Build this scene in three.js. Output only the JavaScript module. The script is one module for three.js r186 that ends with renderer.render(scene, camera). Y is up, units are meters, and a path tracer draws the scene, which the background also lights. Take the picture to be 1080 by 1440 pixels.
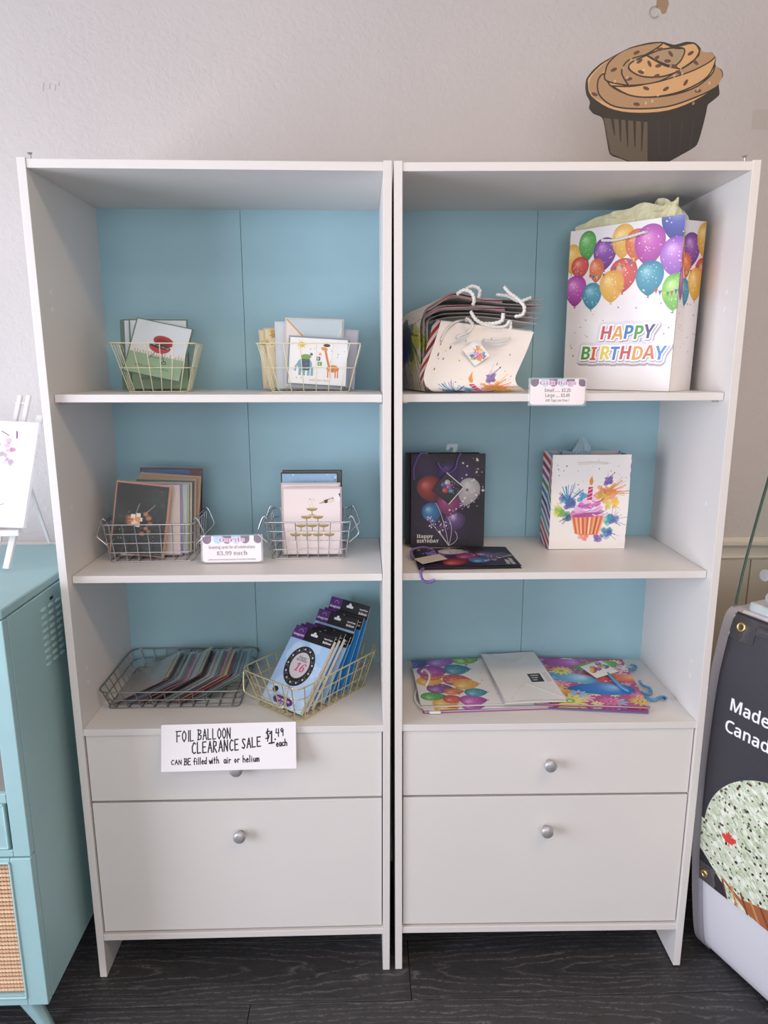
import * as THREE from 'three';
import { RoundedBoxGeometry } from 'three/addons/geometries/RoundedBoxGeometry.js';
import { mergeGeometries } from 'three/addons/utils/BufferGeometryUtils.js';
import { RectAreaLightUniformsLib } from 'three/addons/lights/RectAreaLightUniformsLib.js';

// ------------------------------------------------------------------ camera, sky, lights, exposure
const scene = new THREE.Scene();
const EYE = new THREE.Vector3(0.6608, 1.4873, 1.4447), FPX = 962.46;
const camera = new THREE.PerspectiveCamera(2 * Math.atan(720 / FPX) * 180 / Math.PI, 0.75, 0.05, 60);
camera.position.copy(EYE);
camera.rotation.set(-0.2108, -0.0306, 0.0007, 'YXZ');
camera.updateMatrixWorld(true);
const renderer = new THREE.WebGLRenderer({ antialias: true });
renderer.toneMapping = THREE.LinearToneMapping;
renderer.toneMappingExposure = 0.98;
renderer.shadowMap.enabled = true;
scene.background = new THREE.Color().setRGB(0.78, 0.88, 1.0);
RectAreaLightUniformsLib.init();
function areaLight(color, intensity, w, h, pos, target) {
  const l = new THREE.RectAreaLight(new THREE.Color().setRGB(...color), intensity, w, h);
  l.position.set(...pos); l.lookAt(...target); l.castShadow = true; scene.add(l); return l;
}
const ROOM = { x0: -1.8, x1: 4.0, z0: -0.385, z1: 4.2, y1: 2.95 };
// daylight through the two windows (side window on the left, shop front behind the camera)
areaLight([0.85, 0.88, 1.0], 9.2, 2.0, 1.6, [ROOM.x0 + 0.03, 1.20, 1.30], [4, 1.20, 1.30]);
areaLight([1.0, 0.95, 0.96], 2.0, 3.4, 2.0, [0.6, 1.5, ROOM.z1 - 0.03], [0.6, 1.5, -4]);

// pixel of the photograph -> point on the plane axis = value
function U(px, py, axis, v) {
  const d = new THREE.Vector3((px - 540) / FPX, (720 - py) / FPX, -1).applyQuaternion(camera.quaternion);
  const t = (v - EYE[axis]) / d[axis];
  return EYE.clone().addScaledVector(d, t);
}
// ------------------------------------------------------------------ helpers
let seed = 12345;
const rnd = () => { seed = (seed * 1664525 + 1013904223) >>> 0; return seed / 4294967296; };
const rr = (a, b) => a + (b - a) * rnd();
const V = (x, y, z) => new THREE.Vector3(x, y, z);
const used = {};
function numbered(n) { const k = used[n] = (used[n] ?? -1) + 1; return k ? n + '_' + String(k).padStart(3, '0') : n; }
function thing(name, label, category, pos = [0, 0, 0], turn = 0, group) {
  const o = new THREE.Group(); o.name = numbered(name); o.position.set(...pos); o.rotation.y = turn;
  o.userData = { label, category }; if (group) o.userData.group = group; scene.add(o); return o;
}
function part(name, geo, mat, parent, pos, rot) {
  const m = new THREE.Mesh(geo, mat); m.name = name; m.castShadow = m.receiveShadow = true;
  if (pos) m.position.set(...pos); if (rot) m.rotation.set(...rot);
  parent.add(m); return m;
}
function struct(name, geo, mat, label, category, pos) {
  const m = part(name, geo, mat, scene, pos); m.userData = { kind: 'structure', label, category }; return m;
}
const std = (c, rough = 0.6, o = {}) => new THREE.MeshPhysicalMaterial({ color: Array.isArray(c) ? new THREE.Color().setRGB(...c) : new THREE.Color(c), roughness: rough, ...o });
const box = (w, h, d) => new THREE.BoxGeometry(w, h, d);
const rbox = (w, h, d, r = 0.001, s = 1) => new RoundedBoxGeometry(w, h, d, s, Math.min(r, w / 2.1, h / 2.1, d / 2.1));
const tr = (g, x, y, z) => g.translate(x, y, z);
function merge(list) { return mergeGeometries(list.map((g) => (g.index ? g.toNonIndexed() : g))); }
function bar(a, b, r, n = 6) {                                        // straight wire between two points
  const d = b.clone().sub(a), L = d.length(), g = new THREE.CylinderGeometry(r, r, L, n, 1);
  g.applyQuaternion(new THREE.Quaternion().setFromUnitVectors(V(0, 1, 0), d.normalize()));
  return g.translate((a.x + b.x) / 2, (a.y + b.y) / 2, (a.z + b.z) / 2);
}
function tube(pts, r, closed = false, seg = 40, n = 6, tension = 0.5) {
  return new THREE.TubeGeometry(new THREE.CatmullRomCurve3(pts, closed, 'catmullrom', tension), seg, r, n, closed);
}
function roundLoop(w, d, y, c, cx = 0, cz = 0) {                       // rounded rectangle of points, for rims
  const p = [];
  for (const [sx, sz, a0] of [[1, 1, 0], [-1, 1, 1], [-1, -1, 2], [1, -1, 3]])
    for (let k = 0; k <= 4; k++) { const a = (a0 + k / 4) * Math.PI / 2; p.push(V(cx + sx * (w / 2 - c) + c * Math.cos(a), y, cz + sz * (d / 2 - c) + c * Math.sin(a))); }
  return p;
}
function loopTube(p, r) { const g = []; for (let i = 0; i < p.length; i++) g.push(bar(p[i], p[(i + 1) % p.length], r, 6)); return merge(g); }
// canvas print
function print(w, h, draw) {
  const c = document.createElement('canvas'); c.width = w; c.height = h; const x = c.getContext('2d'); draw(x, w, h);
  const t = new THREE.CanvasTexture(c); t.colorSpace = THREE.SRGBColorSpace; t.anisotropy = 8; return t;
}
const paperM = (map, rough = 0.45, o = {}) => new THREE.MeshPhysicalMaterial({ map, roughness: rough, side: THREE.DoubleSide, ...o });
// noise textures
function noiseTex(n, layers, lo, hi) {
  const data = new Uint8Array(n * n * 4), acc = new Float32Array(n * n);
  for (const [cell, amp] of layers) {
    const m = Math.max(1, Math.round(n / cell)), g = Float32Array.from({ length: m * m }, () => rnd());
    for (let y = 0; y < n; y++) for (let x = 0; x < n; x++) {
      const fx = x / n * m, fy = y / n * m, ix = Math.floor(fx), iy = Math.floor(fy), tx = fx - ix, ty = fy - iy;
      const s = tx * tx * (3 - 2 * tx), t = ty * ty * (3 - 2 * ty), a = (i, j) => g[((iy + j) % m) * m + (ix + i) % m];
      acc[y * n + x] += amp * ((a(0, 0) * (1 - s) + a(1, 0) * s) * (1 - t) + (a(0, 1) * (1 - s) + a(1, 1) * s) * t);
    }
  }
  const tot = layers.reduce((s, l) => s + l[1], 0);
  for (let i = 0; i < n * n; i++) { const v = Math.round(255 * (lo + (hi - lo) * acc[i] / tot)); data.set([v, v, v, 255], i * 4); }
  const t = new THREE.DataTexture(data, n, n); t.wrapS = t.wrapT = THREE.RepeatWrapping; t.magFilter = THREE.LinearFilter; t.needsUpdate = true; return t;
}
function uvMetres(g, ax, ay, k = 1) {                                  // planar uv in metres from two axes
  const p = g.attributes.position, uv = new Float32Array(p.count * 2), get = { x: 'getX', y: 'getY', z: 'getZ' };
  for (let i = 0; i < p.count; i++) { uv[i * 2] = p[get[ax]](i) * k; uv[i * 2 + 1] = p[get[ay]](i) * k; }
  g.setAttribute('uv', new THREE.BufferAttribute(uv, 2)); return g;
}

// ------------------------------------------------------------------ materials
const stipple = noiseTex(512, [[6, 1], [12, 1.1], [3, 0.4]], 0, 1); stipple.repeat.set(2.2, 2.2);
const wallTone = noiseTex(256, [[64, 1], [20, 0.5], [4, 0.3]], 0.93, 1.0); wallTone.repeat.set(0.7, 0.7);
const wallM = std([0.565, 0.525, 0.515], 0.72, { bumpMap: stipple, bumpScale: 0.0011, map: wallTone });
const trimM = std([0.66, 0.61, 0.55], 0.45);
const ceilM = std([0.72, 0.70, 0.67], 0.9);
const melTone = noiseTex(256, [[90, 1], [30, 0.6], [3, 0.25]], 0.95, 1.0); melTone.repeat.set(1.3, 1.3);
const whiteM = std([0.765, 0.73, 0.71], 0.42, { map: melTone });
const shelfTone = noiseTex(256, [[60, 1], [14, 0.8], [3, 0.4]], 0.93, 1.0); shelfTone.repeat.set(1.6, 1.6);
const blueM = std([0.345, 0.565, 0.645], 0.55, { map: shelfTone });
const steelM = std([0.55, 0.55, 0.56], 0.32, { metalness: 1 });
const knobM = std([0.52, 0.51, 0.52], 0.42, { metalness: 0.6 });
const chromeM = std([0.62, 0.62, 0.63], 0.2, { metalness: 1 });
const greyWireM = std([0.30, 0.31, 0.31], 0.3, { metalness: 1 });
const creamWireM = std([0.74, 0.71, 0.50], 0.35, { metalness: 0.25 });
const goldWireM = std([0.70, 0.63, 0.36], 0.3, { metalness: 0.7 });
const clearM = new THREE.MeshPhysicalMaterial({ color: 0xffffff, roughness: 0.06, transmission: 1, thickness: 0, ior: 1.45 });
const hazyClearM = new THREE.MeshPhysicalMaterial({ color: 0xf2f4f4, roughness: 0.16, transmission: 1, thickness: 0, ior: 1.45 });
const whitePaper = std([0.78, 0.76, 0.75], 0.6, { side: THREE.DoubleSide });
const ropeM = std([0.78, 0.77, 0.75], 0.85);
const darkM = std([0.02, 0.02, 0.022], 0.7);

// ------------------------------------------------------------------ the room
const { x0, x1, z0, z1, y1 } = ROOM, RW = x1 - x0, RD = z1 - z0;
const bw = uvMetres(tr(box(RW + 0.3, y1 + 0.2, 0.14), (x0 + x1) / 2, y1 / 2, z0 - 0.07), 'x', 'y');
const wallBack = struct('wall_back', bw, wallM, 'off-white stippled plaster wall behind the shelving', 'wall');
function wallWithOpening(name, along, at, thick, lo, hi, oLo, oHi, oy0, oy1, label) {  // wall of four pieces around one opening
  const g = [];
  const piece = (a, b, c, d) => { if (b - a > 0.001 && d - c > 0.001) g.push(along === 'z' ? tr(box(thick, d - c, b - a), at, (c + d) / 2, (a + b) / 2) : tr(box(b - a, d - c, thick), (a + b) / 2, (c + d) / 2, at)); };
  piece(lo, oLo, 0, y1); piece(oHi, hi, 0, y1); piece(oLo, oHi, 0, oy0); piece(oLo, oHi, oy1, y1);
  return struct(name, uvMetres(merge(g), along, 'y'), wallM, label, 'wall');
}
wallWithOpening('wall_left', 'z', x0 - 0.07, 0.14, z0, z1, 0.25, 2.35, 0.35, 2.05, 'white plaster side wall with a large window');
wallWithOpening('wall_front', 'x', z1 + 0.07, 0.14, x0 - 0.14, x1 + 0.14, -1.15, 2.35, 0.45, 2.55, 'white plaster wall with the shop front window');
struct('wall_right', uvMetres(tr(box(0.14, y1, RD + 0.3), x1 + 0.07, y1 / 2, (z0 + z1) / 2), 'z', 'y'), wallM, 'white plaster side wall beyond the freezer', 'wall');
struct('ceiling', tr(box(RW + 0.3, 0.12, RD + 0.3), (x0 + x1) / 2, y1 + 0.06, (z0 + z1) / 2), ceilM, 'flat white ceiling', 'ceiling');
function windowUnit(name, along, at, a, b, c, d, label) {
  const g = new THREE.Group(); g.name = name; g.userData = { kind: 'structure', label, category: 'window' }; scene.add(g);
  const put = (w, h, ca, cy, nm, m, th) => part(nm, along === 'z' ? box(th, h, w) : box(w, h, th), m, g, along === 'z' ? [at, cy, ca] : [ca, cy, at]);
  put(b - a, 0.06, (a + b) / 2, c + 0.03, 'frame', trimM, 0.06); put(b - a, 0.06, (a + b) / 2, d - 0.03, 'frame', trimM, 0.06);
  put(0.06, d - c, a + 0.03, (c + d) / 2, 'frame', trimM, 0.06); put(0.06, d - c, b - 0.03, (c + d) / 2, 'frame', trimM, 0.06);
  put(b - a - 0.12, d - c - 0.12, (a + b) / 2, (c + d) / 2, 'pane', clearM, 0.006);
}
windowUnit('window_1', 'z', x0 - 0.07, 0.25, 2.35, 0.35, 2.05, 'large side window with a white frame');
windowUnit('window_2', 'x', z1 + 0.07, -1.15, 2.35, 0.45, 2.55, 'wide shop front window with a white frame');
// chair rail and board panelling under it
const railShape = new THREE.Shape();
railShape.moveTo(0, 0); railShape.lineTo(0.012, 0); railShape.lineTo(0.015, 0.006); railShape.lineTo(0.012, 0.012); railShape.quadraticCurveTo(0.010, 0.025, 0.016, 0.040);
railShape.lineTo(0.022, 0.043); railShape.lineTo(0.022, 0.050); railShape.lineTo(0.014, 0.053); railShape.quadraticCurveTo(0.010, 0.058, 0.008, 0.064); railShape.lineTo(0, 0.064);
const railG = new THREE.ExtrudeGeometry(railShape, { depth: RW, bevelEnabled: false, curveSegments: 4 });
railG.rotateY(Math.PI / 2).scale(1, 1, -1); { const ix = railG.index; const p = railG.attributes.position; if (!ix) for (let i = 0; i < p.count; i += 3) for (const A of Object.values(railG.attributes)) for (let k = 0; k < A.itemSize; k++) { const q = A.array[(i + 1) * A.itemSize + k]; A.array[(i + 1) * A.itemSize + k] = A.array[(i + 2) * A.itemSize + k]; A.array[(i + 2) * A.itemSize + k] = q; } }
railG.computeVertexNormals();
struct('trim_1', tr(railG, x0, 0.956, z0), trimM, 'moulded chair rail across the back wall', 'chair rail');
const boardM = std([0.60, 0.55, 0.48], 0.5);
const boardG = rbox(0.094, 0.955, 0.012, 0.0025, 1);
for (let i = 0; i < 12; i++) part('panel_board', boardG, boardM, wallBack, [1.46 + i * 0.0965 + 0.047, 0.4785, z0 + 0.005]);
// marks on the wall: torn paint with the remains of a clear hook, a repainted square, scuffs
const tornS = new THREE.Shape([[-.014, .016], [.010, .020], [.016, .004], [.010, -.016], [.002, -.018], [-.004, -.008], [-.014, -.004]].map(([a, b]) => new THREE.Vector2(a, b)));
const torn = U(931, 8, 'z', z0);
part('torn_paint_patch', new THREE.ExtrudeGeometry(tornS, { depth: 0.0006, bevelEnabled: false }), std([0.36, 0.24, 0.15], 0.9), wallBack, [torn.x, torn.y, z0]);
const hk = U(920, 18, 'z', z0);
part('clear_hook', new THREE.TorusGeometry(0.012, 0.0022, 6, 20, 4.4), hazyClearM, wallBack, [hk.x, hk.y, z0 + 0.003], [0, 0, 1.2]);
const sqp = U(1072, 168, 'z', z0);
part('paint_patch', box(0.05, 0.045, 0.0006), std([0.49, 0.455, 0.425], 0.7), wallBack, [sqp.x, sqp.y, z0]);
for (const [px, py, h] of [[61, 122, .02], [70, 121, .012], [78, 123, .014], [83, 118, .008]]) { const q = U(px, py, 'z', z0); part('scuff_mark', box(0.0022, h, 0.0008), std([0.40, 0.38, 0.37], 0.8), wallBack, [q.x, q.y, z0], [0, 0, -0.2]); }
// floor of dark planks
function woodTex(k) {                                                  // long plank grain: stretched rings round one heart, broken by noise
  return print(1400, 200, (c, w, h) => {
    const im = c.createImageData(w, h), nz = noiseTex(256, [[40, 1], [12, 0.6]], 0, 1).image.data, fine = noiseTex(256, [[2, 1], [5, 0.6]], 0, 1).image.data;
    const cx = w * [0.30, 0.72, 0.15, 0.55][k], cy = h * [0.55, 0.35, 0.7, 0.45][k], base = [0.235, 0.22, 0.25, 0.23][k];
    for (let y = 0; y < h; y++) for (let x = 0; x < w; x++) {
      const N = (d, sx, sy) => d[(((y * sy) & 255) * 256 + ((x * sx) & 255)) * 4] / 255;
      const wv = N(nz, 0.25, 1.1), st = N(fine, 0.12, 1), st2 = N(fine, 0.5, 1);
      const g = Math.sqrt(((x - cx) / 520) ** 2 + ((y - cy) / 46) ** 2) + 0.45 * wv, fr = (g * 3.1) % 1, ring = Math.max(0, 1 - Math.abs(fr - 0.5) * 5.5);
      const v = 255 * (base + 0.075 * (st - 0.5) + 0.05 * (st2 - 0.5) + 0.04 * (wv - 0.5) + 0.24 * ring * (st2 > 0.46 ? 1 : 0.25) * (0.35 + 0.65 * wv)), o = (y * w + x) * 4;
      im.data[o] = v * 1.01; im.data[o + 1] = v * 0.99; im.data[o + 2] = v; im.data[o + 3] = 255;
    }
    c.putImageData(im, 0, 0);
  });
}
const woods = [0, 1, 2, 3].map((k) => { const t = woodTex(k); return new THREE.MeshPhysicalMaterial({ map: t, bumpMap: t, bumpScale: 0.0006, roughness: 0.5, color: new THREE.Color().setRGB(0.8, 0.8, 0.82) }); });
const floor = struct('floor', tr(box(RW + 0.3, 0.1, RD + 0.3), (x0 + x1) / 2, -0.058, (z0 + z1) / 2), darkM, 'dark grey wood plank floor', 'floor');
const PW = 0.178, PL = 1.22, plankG = rbox(PL - 0.0016, 0.008, PW - 0.0016, 0.0012, 1);
{ const n = plankG.attributes.position, uv = plankG.attributes.uv; for (let i = 0; i < n.count; i++) uv.setXY(i, n.getX(i) / PL + 0.5, n.getZ(i) / PW + 0.5); }
for (let r = -3; r < 24; r++) {
  const zc = 0.087 + (r + 0.5) * PW, off = r === 0 ? 0.385 : r === -1 ? 0.770 : (r * 0.437 + 40) % PL;
  if (zc - PW / 2 > z1 || zc + PW / 2 < z0) continue;
  for (let k = -4; k < 4; k++) { const xc = off + (k + 0.5) * PL; if (xc + PL / 2 < x0 || xc - PL / 2 > x1) continue; part('plank', plankG, woods[(k * 3 + r * 5 + 60) % 4], floor, [xc, -0.0040, zc]); }
}
// ------------------------------------------------------------------ ceiling lamp (warm), outside the frame
function ceilingLight(x, z, w, d, color, power, label) {
  const t = thing('ceiling_light', label, 'light', [x, y1, z], 0, 'ceiling lights');
  part('housing', rbox(w + 0.06, 0.05, d + 0.06, 0.006), trimM, t, [0, -0.025, 0]);
  part('diffuser', box(w, 0.006, d), new THREE.MeshStandardMaterial({ color: 0xffffff, emissive: new THREE.Color().setRGB(...color), emissiveIntensity: 1.2 }), t, [0, -0.053, 0]);
  areaLight(color, power, w, d, [x, y1 - 0.062, z], [x, 0, z + 0.0001]);
}
ceilingLight(1.75, 1.25, 1.2, 0.3, [1.0, 0.72, 0.43], 15, 'warm ceiling light panel above the freezer');
ceilingLight(0.2, 2.4, 1.2, 0.3, [1.0, 0.88, 0.83], 6, 'warm ceiling light panel nearer the shop front');

// ------------------------------------------------------------------ bookcases
const W = 0.72, T = 0.0171, H = 1.8774, D = 0.3519, S1 = 1.4276, S2 = 1.0325, BT = 0.6724;
const whiteSide = (g, a, b) => uvMetres(g, a, b);
function bookcase(label, pos, ry, lean) {
  const t = thing('bookcase', label, 'bookcase', pos, ry); t.rotation.set(0, ry, lean, 'YXZ');
  const sideG = whiteSide(rbox(T, H, D + 0.004, 0.0009, 1), 'z', 'y');
  part('side_panel', sideG, whiteM, t, [T / 2, H / 2, -D / 2]); part('side_panel', sideG, whiteM, t, [W - T / 2, H / 2, -D / 2]);
  const wi = W - 2 * T;
  part('top_board', whiteSide(rbox(wi, 0.0165, D, 0.0009), 'x', 'z'), whiteM, t, [W / 2, 1.8587 + 0.00825, -D / 2]);
  for (const y of [S1, S2]) part('shelf', whiteSide(rbox(wi - 0.002, 0.0163, D - 0.023, 0.0009), 'x', 'z'), whiteM, t, [W / 2, y - 0.00815, -0.0204 - (D - 0.023) / 2]);
  part('fixed_shelf', whiteSide(rbox(wi, 0.0163, D - 0.002, 0.0009), 'x', 'z'), whiteM, t, [W / 2, BT - 0.00815, -D / 2]);
  part('base_board', whiteSide(rbox(wi, 0.0165, D - 0.002, 0.0009), 'x', 'z'), whiteM, t, [W / 2, 0.1035 + 0.00825, -D / 2]);
  for (const [a, b] of [[T * 0.6, 0.3630], [0.3642, W - T * 0.6]]) part('back_panel', whiteSide(box(b - a, 1.775, 0.004), 'x', 'y'), blueM, t, [(a + b) / 2, 0.1035 + 1.775 / 2 - 0.004, -D - 0.0005]);
  const knob = new THREE.LatheGeometry([[0.0001, 0], [0.006, 0], [0.006, 0.008], [0.007, 0.011], [0.0135, 0.015], [0.0148, 0.020], [0.0135, 0.024], [0.008, 0.0265], [0.0001, 0.027]].map(([a, b]) => new THREE.Vector2(a, b)), 28).rotateX(Math.PI / 2);
  for (const [a, b, ky] of [[0.4860, 0.6540, 0.5717], [0.1265, 0.4795, 0.3965]]) {
    const dr = part('drawer', whiteSide(rbox(wi - 0.005, b - a, 0.016, 0.0012, 2), 'x', 'y'), whiteM, t, [W / 2, (a + b) / 2, -0.013]);
    part('knob', knob, knobM, dr, [0.003, ky - (a + b) / 2, 0.008]);
    part('drawer_box', merge([tr(box(0.012, (b - a) * 0.7, D - 0.05), -wi / 2 + 0.03, 0, -(D - 0.05) / 2 - 0.008), tr(box(0.012, (b - a) * 0.7, D - 0.05), wi / 2 - 0.03, 0, -(D - 0.05) / 2 - 0.008), tr(box(wi - 0.06, 0.006, D - 0.05), 0, -(b - a) * 0.3, -(D - 0.05) / 2 - 0.008)]), whiteM, dr);
  }
  const scr = merge([tr(new THREE.CylinderGeometry(0.0022, 0.0016, 0.012, 8), 0, 0.004, 0), tr(new THREE.CylinderGeometry(0.0052, 0.002, 0.004, 12), 0, 0.011, 0)]);
  part('screw', scr, steelM, t, [pos[0] < 0.5 ? T + 0.005 : W - T - 0.009, 1.8752, -0.012], [0, 0, 0.1]);
  const pin = new THREE.CylinderGeometry(0.0025, 0.0025, 0.014, 8).rotateZ(Math.PI / 2);
  for (const y of [S1, S2]) for (const x of [T + 0.006, W - T - 0.006]) for (const z of [-0.045, -0.30]) part('shelf_pin', pin, steelM, t, [x, y - 0.0186, z]);
  const plug = new THREE.CylinderGeometry(0.0055, 0.0055, 0.0008, 14).rotateZ(Math.PI / 2);
  for (const y of [0.80, 0.764, 1.18, 1.60, 1.635]) for (const x of [T + 0.0003, W - T - 0.0003]) part('hole_plug', plug, std([0.80, 0.78, 0.77], 0.5), t, [x, y, -0.055]);
  return t;
}
bookcase('white bookcase holding wire baskets of cards, beside the turquoise cabinet', [0, 0, 0], 0, 0);
const RY = -0.02, RX = 0.7345, RZ = -0.0012;
bookcase('white bookcase holding gift bags, beside the freezer', [RX, 0, RZ], RY, 0.0058);
// point on the right-hand bookcase from its own x (from its left edge) and z (from its front)
const RP = (x, y, z) => V(RX + x * Math.cos(RY) + z * Math.sin(RY) - 0.0058 * y, y + 0.0058 * x, RZ - x * Math.sin(RY) + z * Math.cos(RY));
const ry = (x) => 0.0058 * (x - RX);                                  // how far that bookcase's shelves rise at world x
// ------------------------------------------------------------------ printed designs
const PI2 = Math.PI * 2;
function blob(c, x, y, r, col, n = 9, jag = 0.45) {
  c.fillStyle = col; c.beginPath();
  const p = []; for (let i = 0; i < n; i++) { const a = i / n * PI2, q = r * (1 + rr(-jag, jag)); p.push([x + q * Math.cos(a), y + q * Math.sin(a)]); }
  c.moveTo((p[0][0] + p[n - 1][0]) / 2, (p[0][1] + p[n - 1][1]) / 2);
  for (let i = 0; i < n; i++) { const b = p[(i + 1) % n]; c.quadraticCurveTo(p[i][0], p[i][1], (p[i][0] + b[0]) / 2, (p[i][1] + b[1]) / 2); }
  c.closePath(); c.fill();
}
function ell(c, x, y, rx, ry, col, rot = 0) { c.fillStyle = col; c.beginPath(); c.ellipse(x, y, rx, ry, rot, 0, PI2); c.fill(); }
function line(c, pts, col, w) { c.strokeStyle = col; c.lineWidth = w; c.lineCap = 'round'; c.lineJoin = 'round'; c.beginPath(); pts.forEach(([x, y], i) => (i ? c.lineTo(x, y) : c.moveTo(x, y))); c.stroke(); }
function poly(c, pts, col) { c.fillStyle = col; c.beginPath(); pts.forEach(([x, y], i) => (i ? c.lineTo(x, y) : c.moveTo(x, y))); c.closePath(); c.fill(); }
function balloon(c, x, y, rx, ry, hue, rot = 0, dots = true, alpha = 0.93) {
  c.save(); c.translate(x, y); c.rotate(rot);
  const g = c.createRadialGradient(-rx * 0.3, -ry * 0.4, rx * 0.05, 0, 0, Math.max(rx, ry) * 1.05);
  g.addColorStop(0, hue[0]); g.addColorStop(0.35, hue[1]); g.addColorStop(1, hue[2]);
  c.globalAlpha = alpha; c.fillStyle = g; c.beginPath();
  c.moveTo(0, ry * 1.04); c.bezierCurveTo(rx * 0.75, ry * 0.75, rx * 1.12, ry * 0.1, rx * 0.95, -ry * 0.35); c.bezierCurveTo(rx * 0.75, -ry * 1.12, -rx * 0.75, -ry * 1.12, -rx * 0.95, -ry * 0.35); c.bezierCurveTo(-rx * 1.12, ry * 0.1, -rx * 0.75, ry * 0.75, 0, ry * 1.04); c.fill();
  poly(c, [[0, ry], [rx * 0.1, ry * 1.12], [-rx * 0.1, ry * 1.12]], hue[2]); c.globalAlpha = 1;
  if (dots) for (let i = 0; i < 16; i++) { const a = rnd() * PI2, q = Math.sqrt(rnd()) * 0.8; ell(c, q * rx * Math.cos(a), q * ry * Math.sin(a), rx * rr(0.02, 0.05), rx * rr(0.02, 0.05), 'rgba(255,250,225,0.85)'); }
  c.restore();
}
const HUE = { magenta: ['#e9a3dc', '#c65ab9', '#8d2b87'], purple: ['#c79ad8', '#8a4fa6', '#5c2a78'], red: ['#f0a591', '#d9564f', '#b03b3d'], orange: ['#f6b08c', '#e27a4c', '#bd5a34'], yellow: ['#fbe0a0', '#efbd5b', '#d99a35'], teal: ['#9ed0dc', '#4b9cb5', '#27748e'], green: ['#a9dc9a', '#5fae57', '#37843a'], blue: ['#9aa5e0', '#5a62ad', '#33397e'], lilac: ['#e0b5ec', '#b377cf', '#8148a5'], lime: ['#cdeb9d', '#86c955', '#58a039'] };
function star(c, x, y, r, col, rot = 0) { const p = []; for (let i = 0; i < 10; i++) { const a = rot + i / 10 * PI2 - Math.PI / 2, q = i % 2 ? r * 0.42 : r; p.push([x + q * Math.cos(a), y + q * Math.sin(a)]); } poly(c, p, col); }
function bunting(c, x0, y0, x1, y1, n, s) { for (let i = 0; i < n; i++) { const t = i / n, x = x0 + (x1 - x0) * t, y = y0 + (y1 - y0) * t + Math.sin(t * Math.PI) * s; poly(c, [[x, y], [x + s, y], [x + s / 2, y + s * 1.4]], ['#c94f4d', '#3a6fb0', '#d9c24c', '#4a9b55'][i % 4]); } }
function balloonField(c, w, h) {
  c.fillStyle = '#efeaea'; c.fillRect(0, 0, w, h);
  const B = [[.97, .02, .16, .14, 'blue'], [.03, .17, .08, .10, 'yellow'], [.17, .10, .085, .10, 'green'], [.34, .16, .11, .105, 'purple'], [.50, .10, .10, .11, 'yellow'], [.62, .13, .10, .10, 'orange'],
    [.11, .23, .085, .075, 'red'], [.27, .255, .07, .08, 'orange'], [.52, .30, .125, .11, 'red'], [.73, .14, .13, .13, 'magenta'], [.95, .22, .13, .12, 'lilac'], [.08, .37, .105, .105, 'magenta'], [.24, .41, .09, .09, 'teal'], [.42, .36, .115, .105, 'yellow'], [.75, .33, .12, .11, 'teal'], [.97, .42, .11, .115, 'lime']];
  for (const [x, y, a, b, k] of B) balloon(c, x * w, y * h, a * w, b * h * 0.95, HUE[k]);
  bunting(c, w * 0.4, h * 0.25, w * 0.62, h * 0.19, 7, w * 0.026); bunting(c, w * 0.80, h * 0.40, w, h * 0.40, 6, w * 0.03); bunting(c, w * .2, h * .28, w * .36, h * .27, 5, w * .025);
  for (let i = 0; i < 34; i++) star(c, rnd() * w, h * rr(0.48, 0.8), w * rr(0.005, 0.012), ['#7a3b44', '#5b4a72', '#a55a4a', '#8a8f9c'][i % 4]);
}
function happyBirthday(c, w, h, y, size) {
  const rows = [['HAPPY', ['#c94f4d', '#e2a04d', '#3f7fc4', '#52a047', '#4b3f7a'], 0.33], ['BIRTHDAY', ['#52a047', '#d9603f', '#e4cf4a', '#3f7fc4', '#c94f4d', '#e2a04d', '#d06a3a', '#3f7fc4'], 0.15]];
  c.save(); c.font = `bold ${size}px sans-serif`; c.lineJoin = 'round';
  for (const pass of [0, 1, 2]) rows.forEach(([word, cols, xs], r) => {
    let x = w * xs; const yy = y + r * size * 1.08;
    [...word].forEach((ch, i) => {
      c.save(); c.translate(x, yy + (i % 2 ? size * 0.03 : 0)); c.transform(1, 0, -0.13, 1, 0, 0);
      if (pass === 0) { c.strokeStyle = '#a9a2a8'; c.lineWidth = size * 0.50; c.strokeText(ch, size * 0.05, size * 0.09); }
      if (pass === 1) { c.strokeStyle = '#e2dde4'; c.lineWidth = size * 0.46; c.strokeText(ch, 0, 0); }
      if (pass === 2) { c.strokeStyle = '#8c8690'; c.lineWidth = size * 0.18; c.strokeText(ch, size * 0.03, size * 0.04); c.strokeStyle = '#faf7f5'; c.lineWidth = size * 0.17; c.strokeText(ch, 0, 0); c.fillStyle = cols[i]; c.fillText(ch, 0, 0); }
      c.restore(); x += c.measureText(ch).width * (ch === 'I' ? 1.35 : 0.93);
    });
  });
  c.restore();
}
const bdayT = print(900, 1300, (c, w, h) => { balloonField(c, w, h); happyBirthday(c, w, h, h * 0.685, 150); });
const bdaySideT = print(420, 1300, (c, w, h) => { balloonField(c, w * 2, h); });
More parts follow.
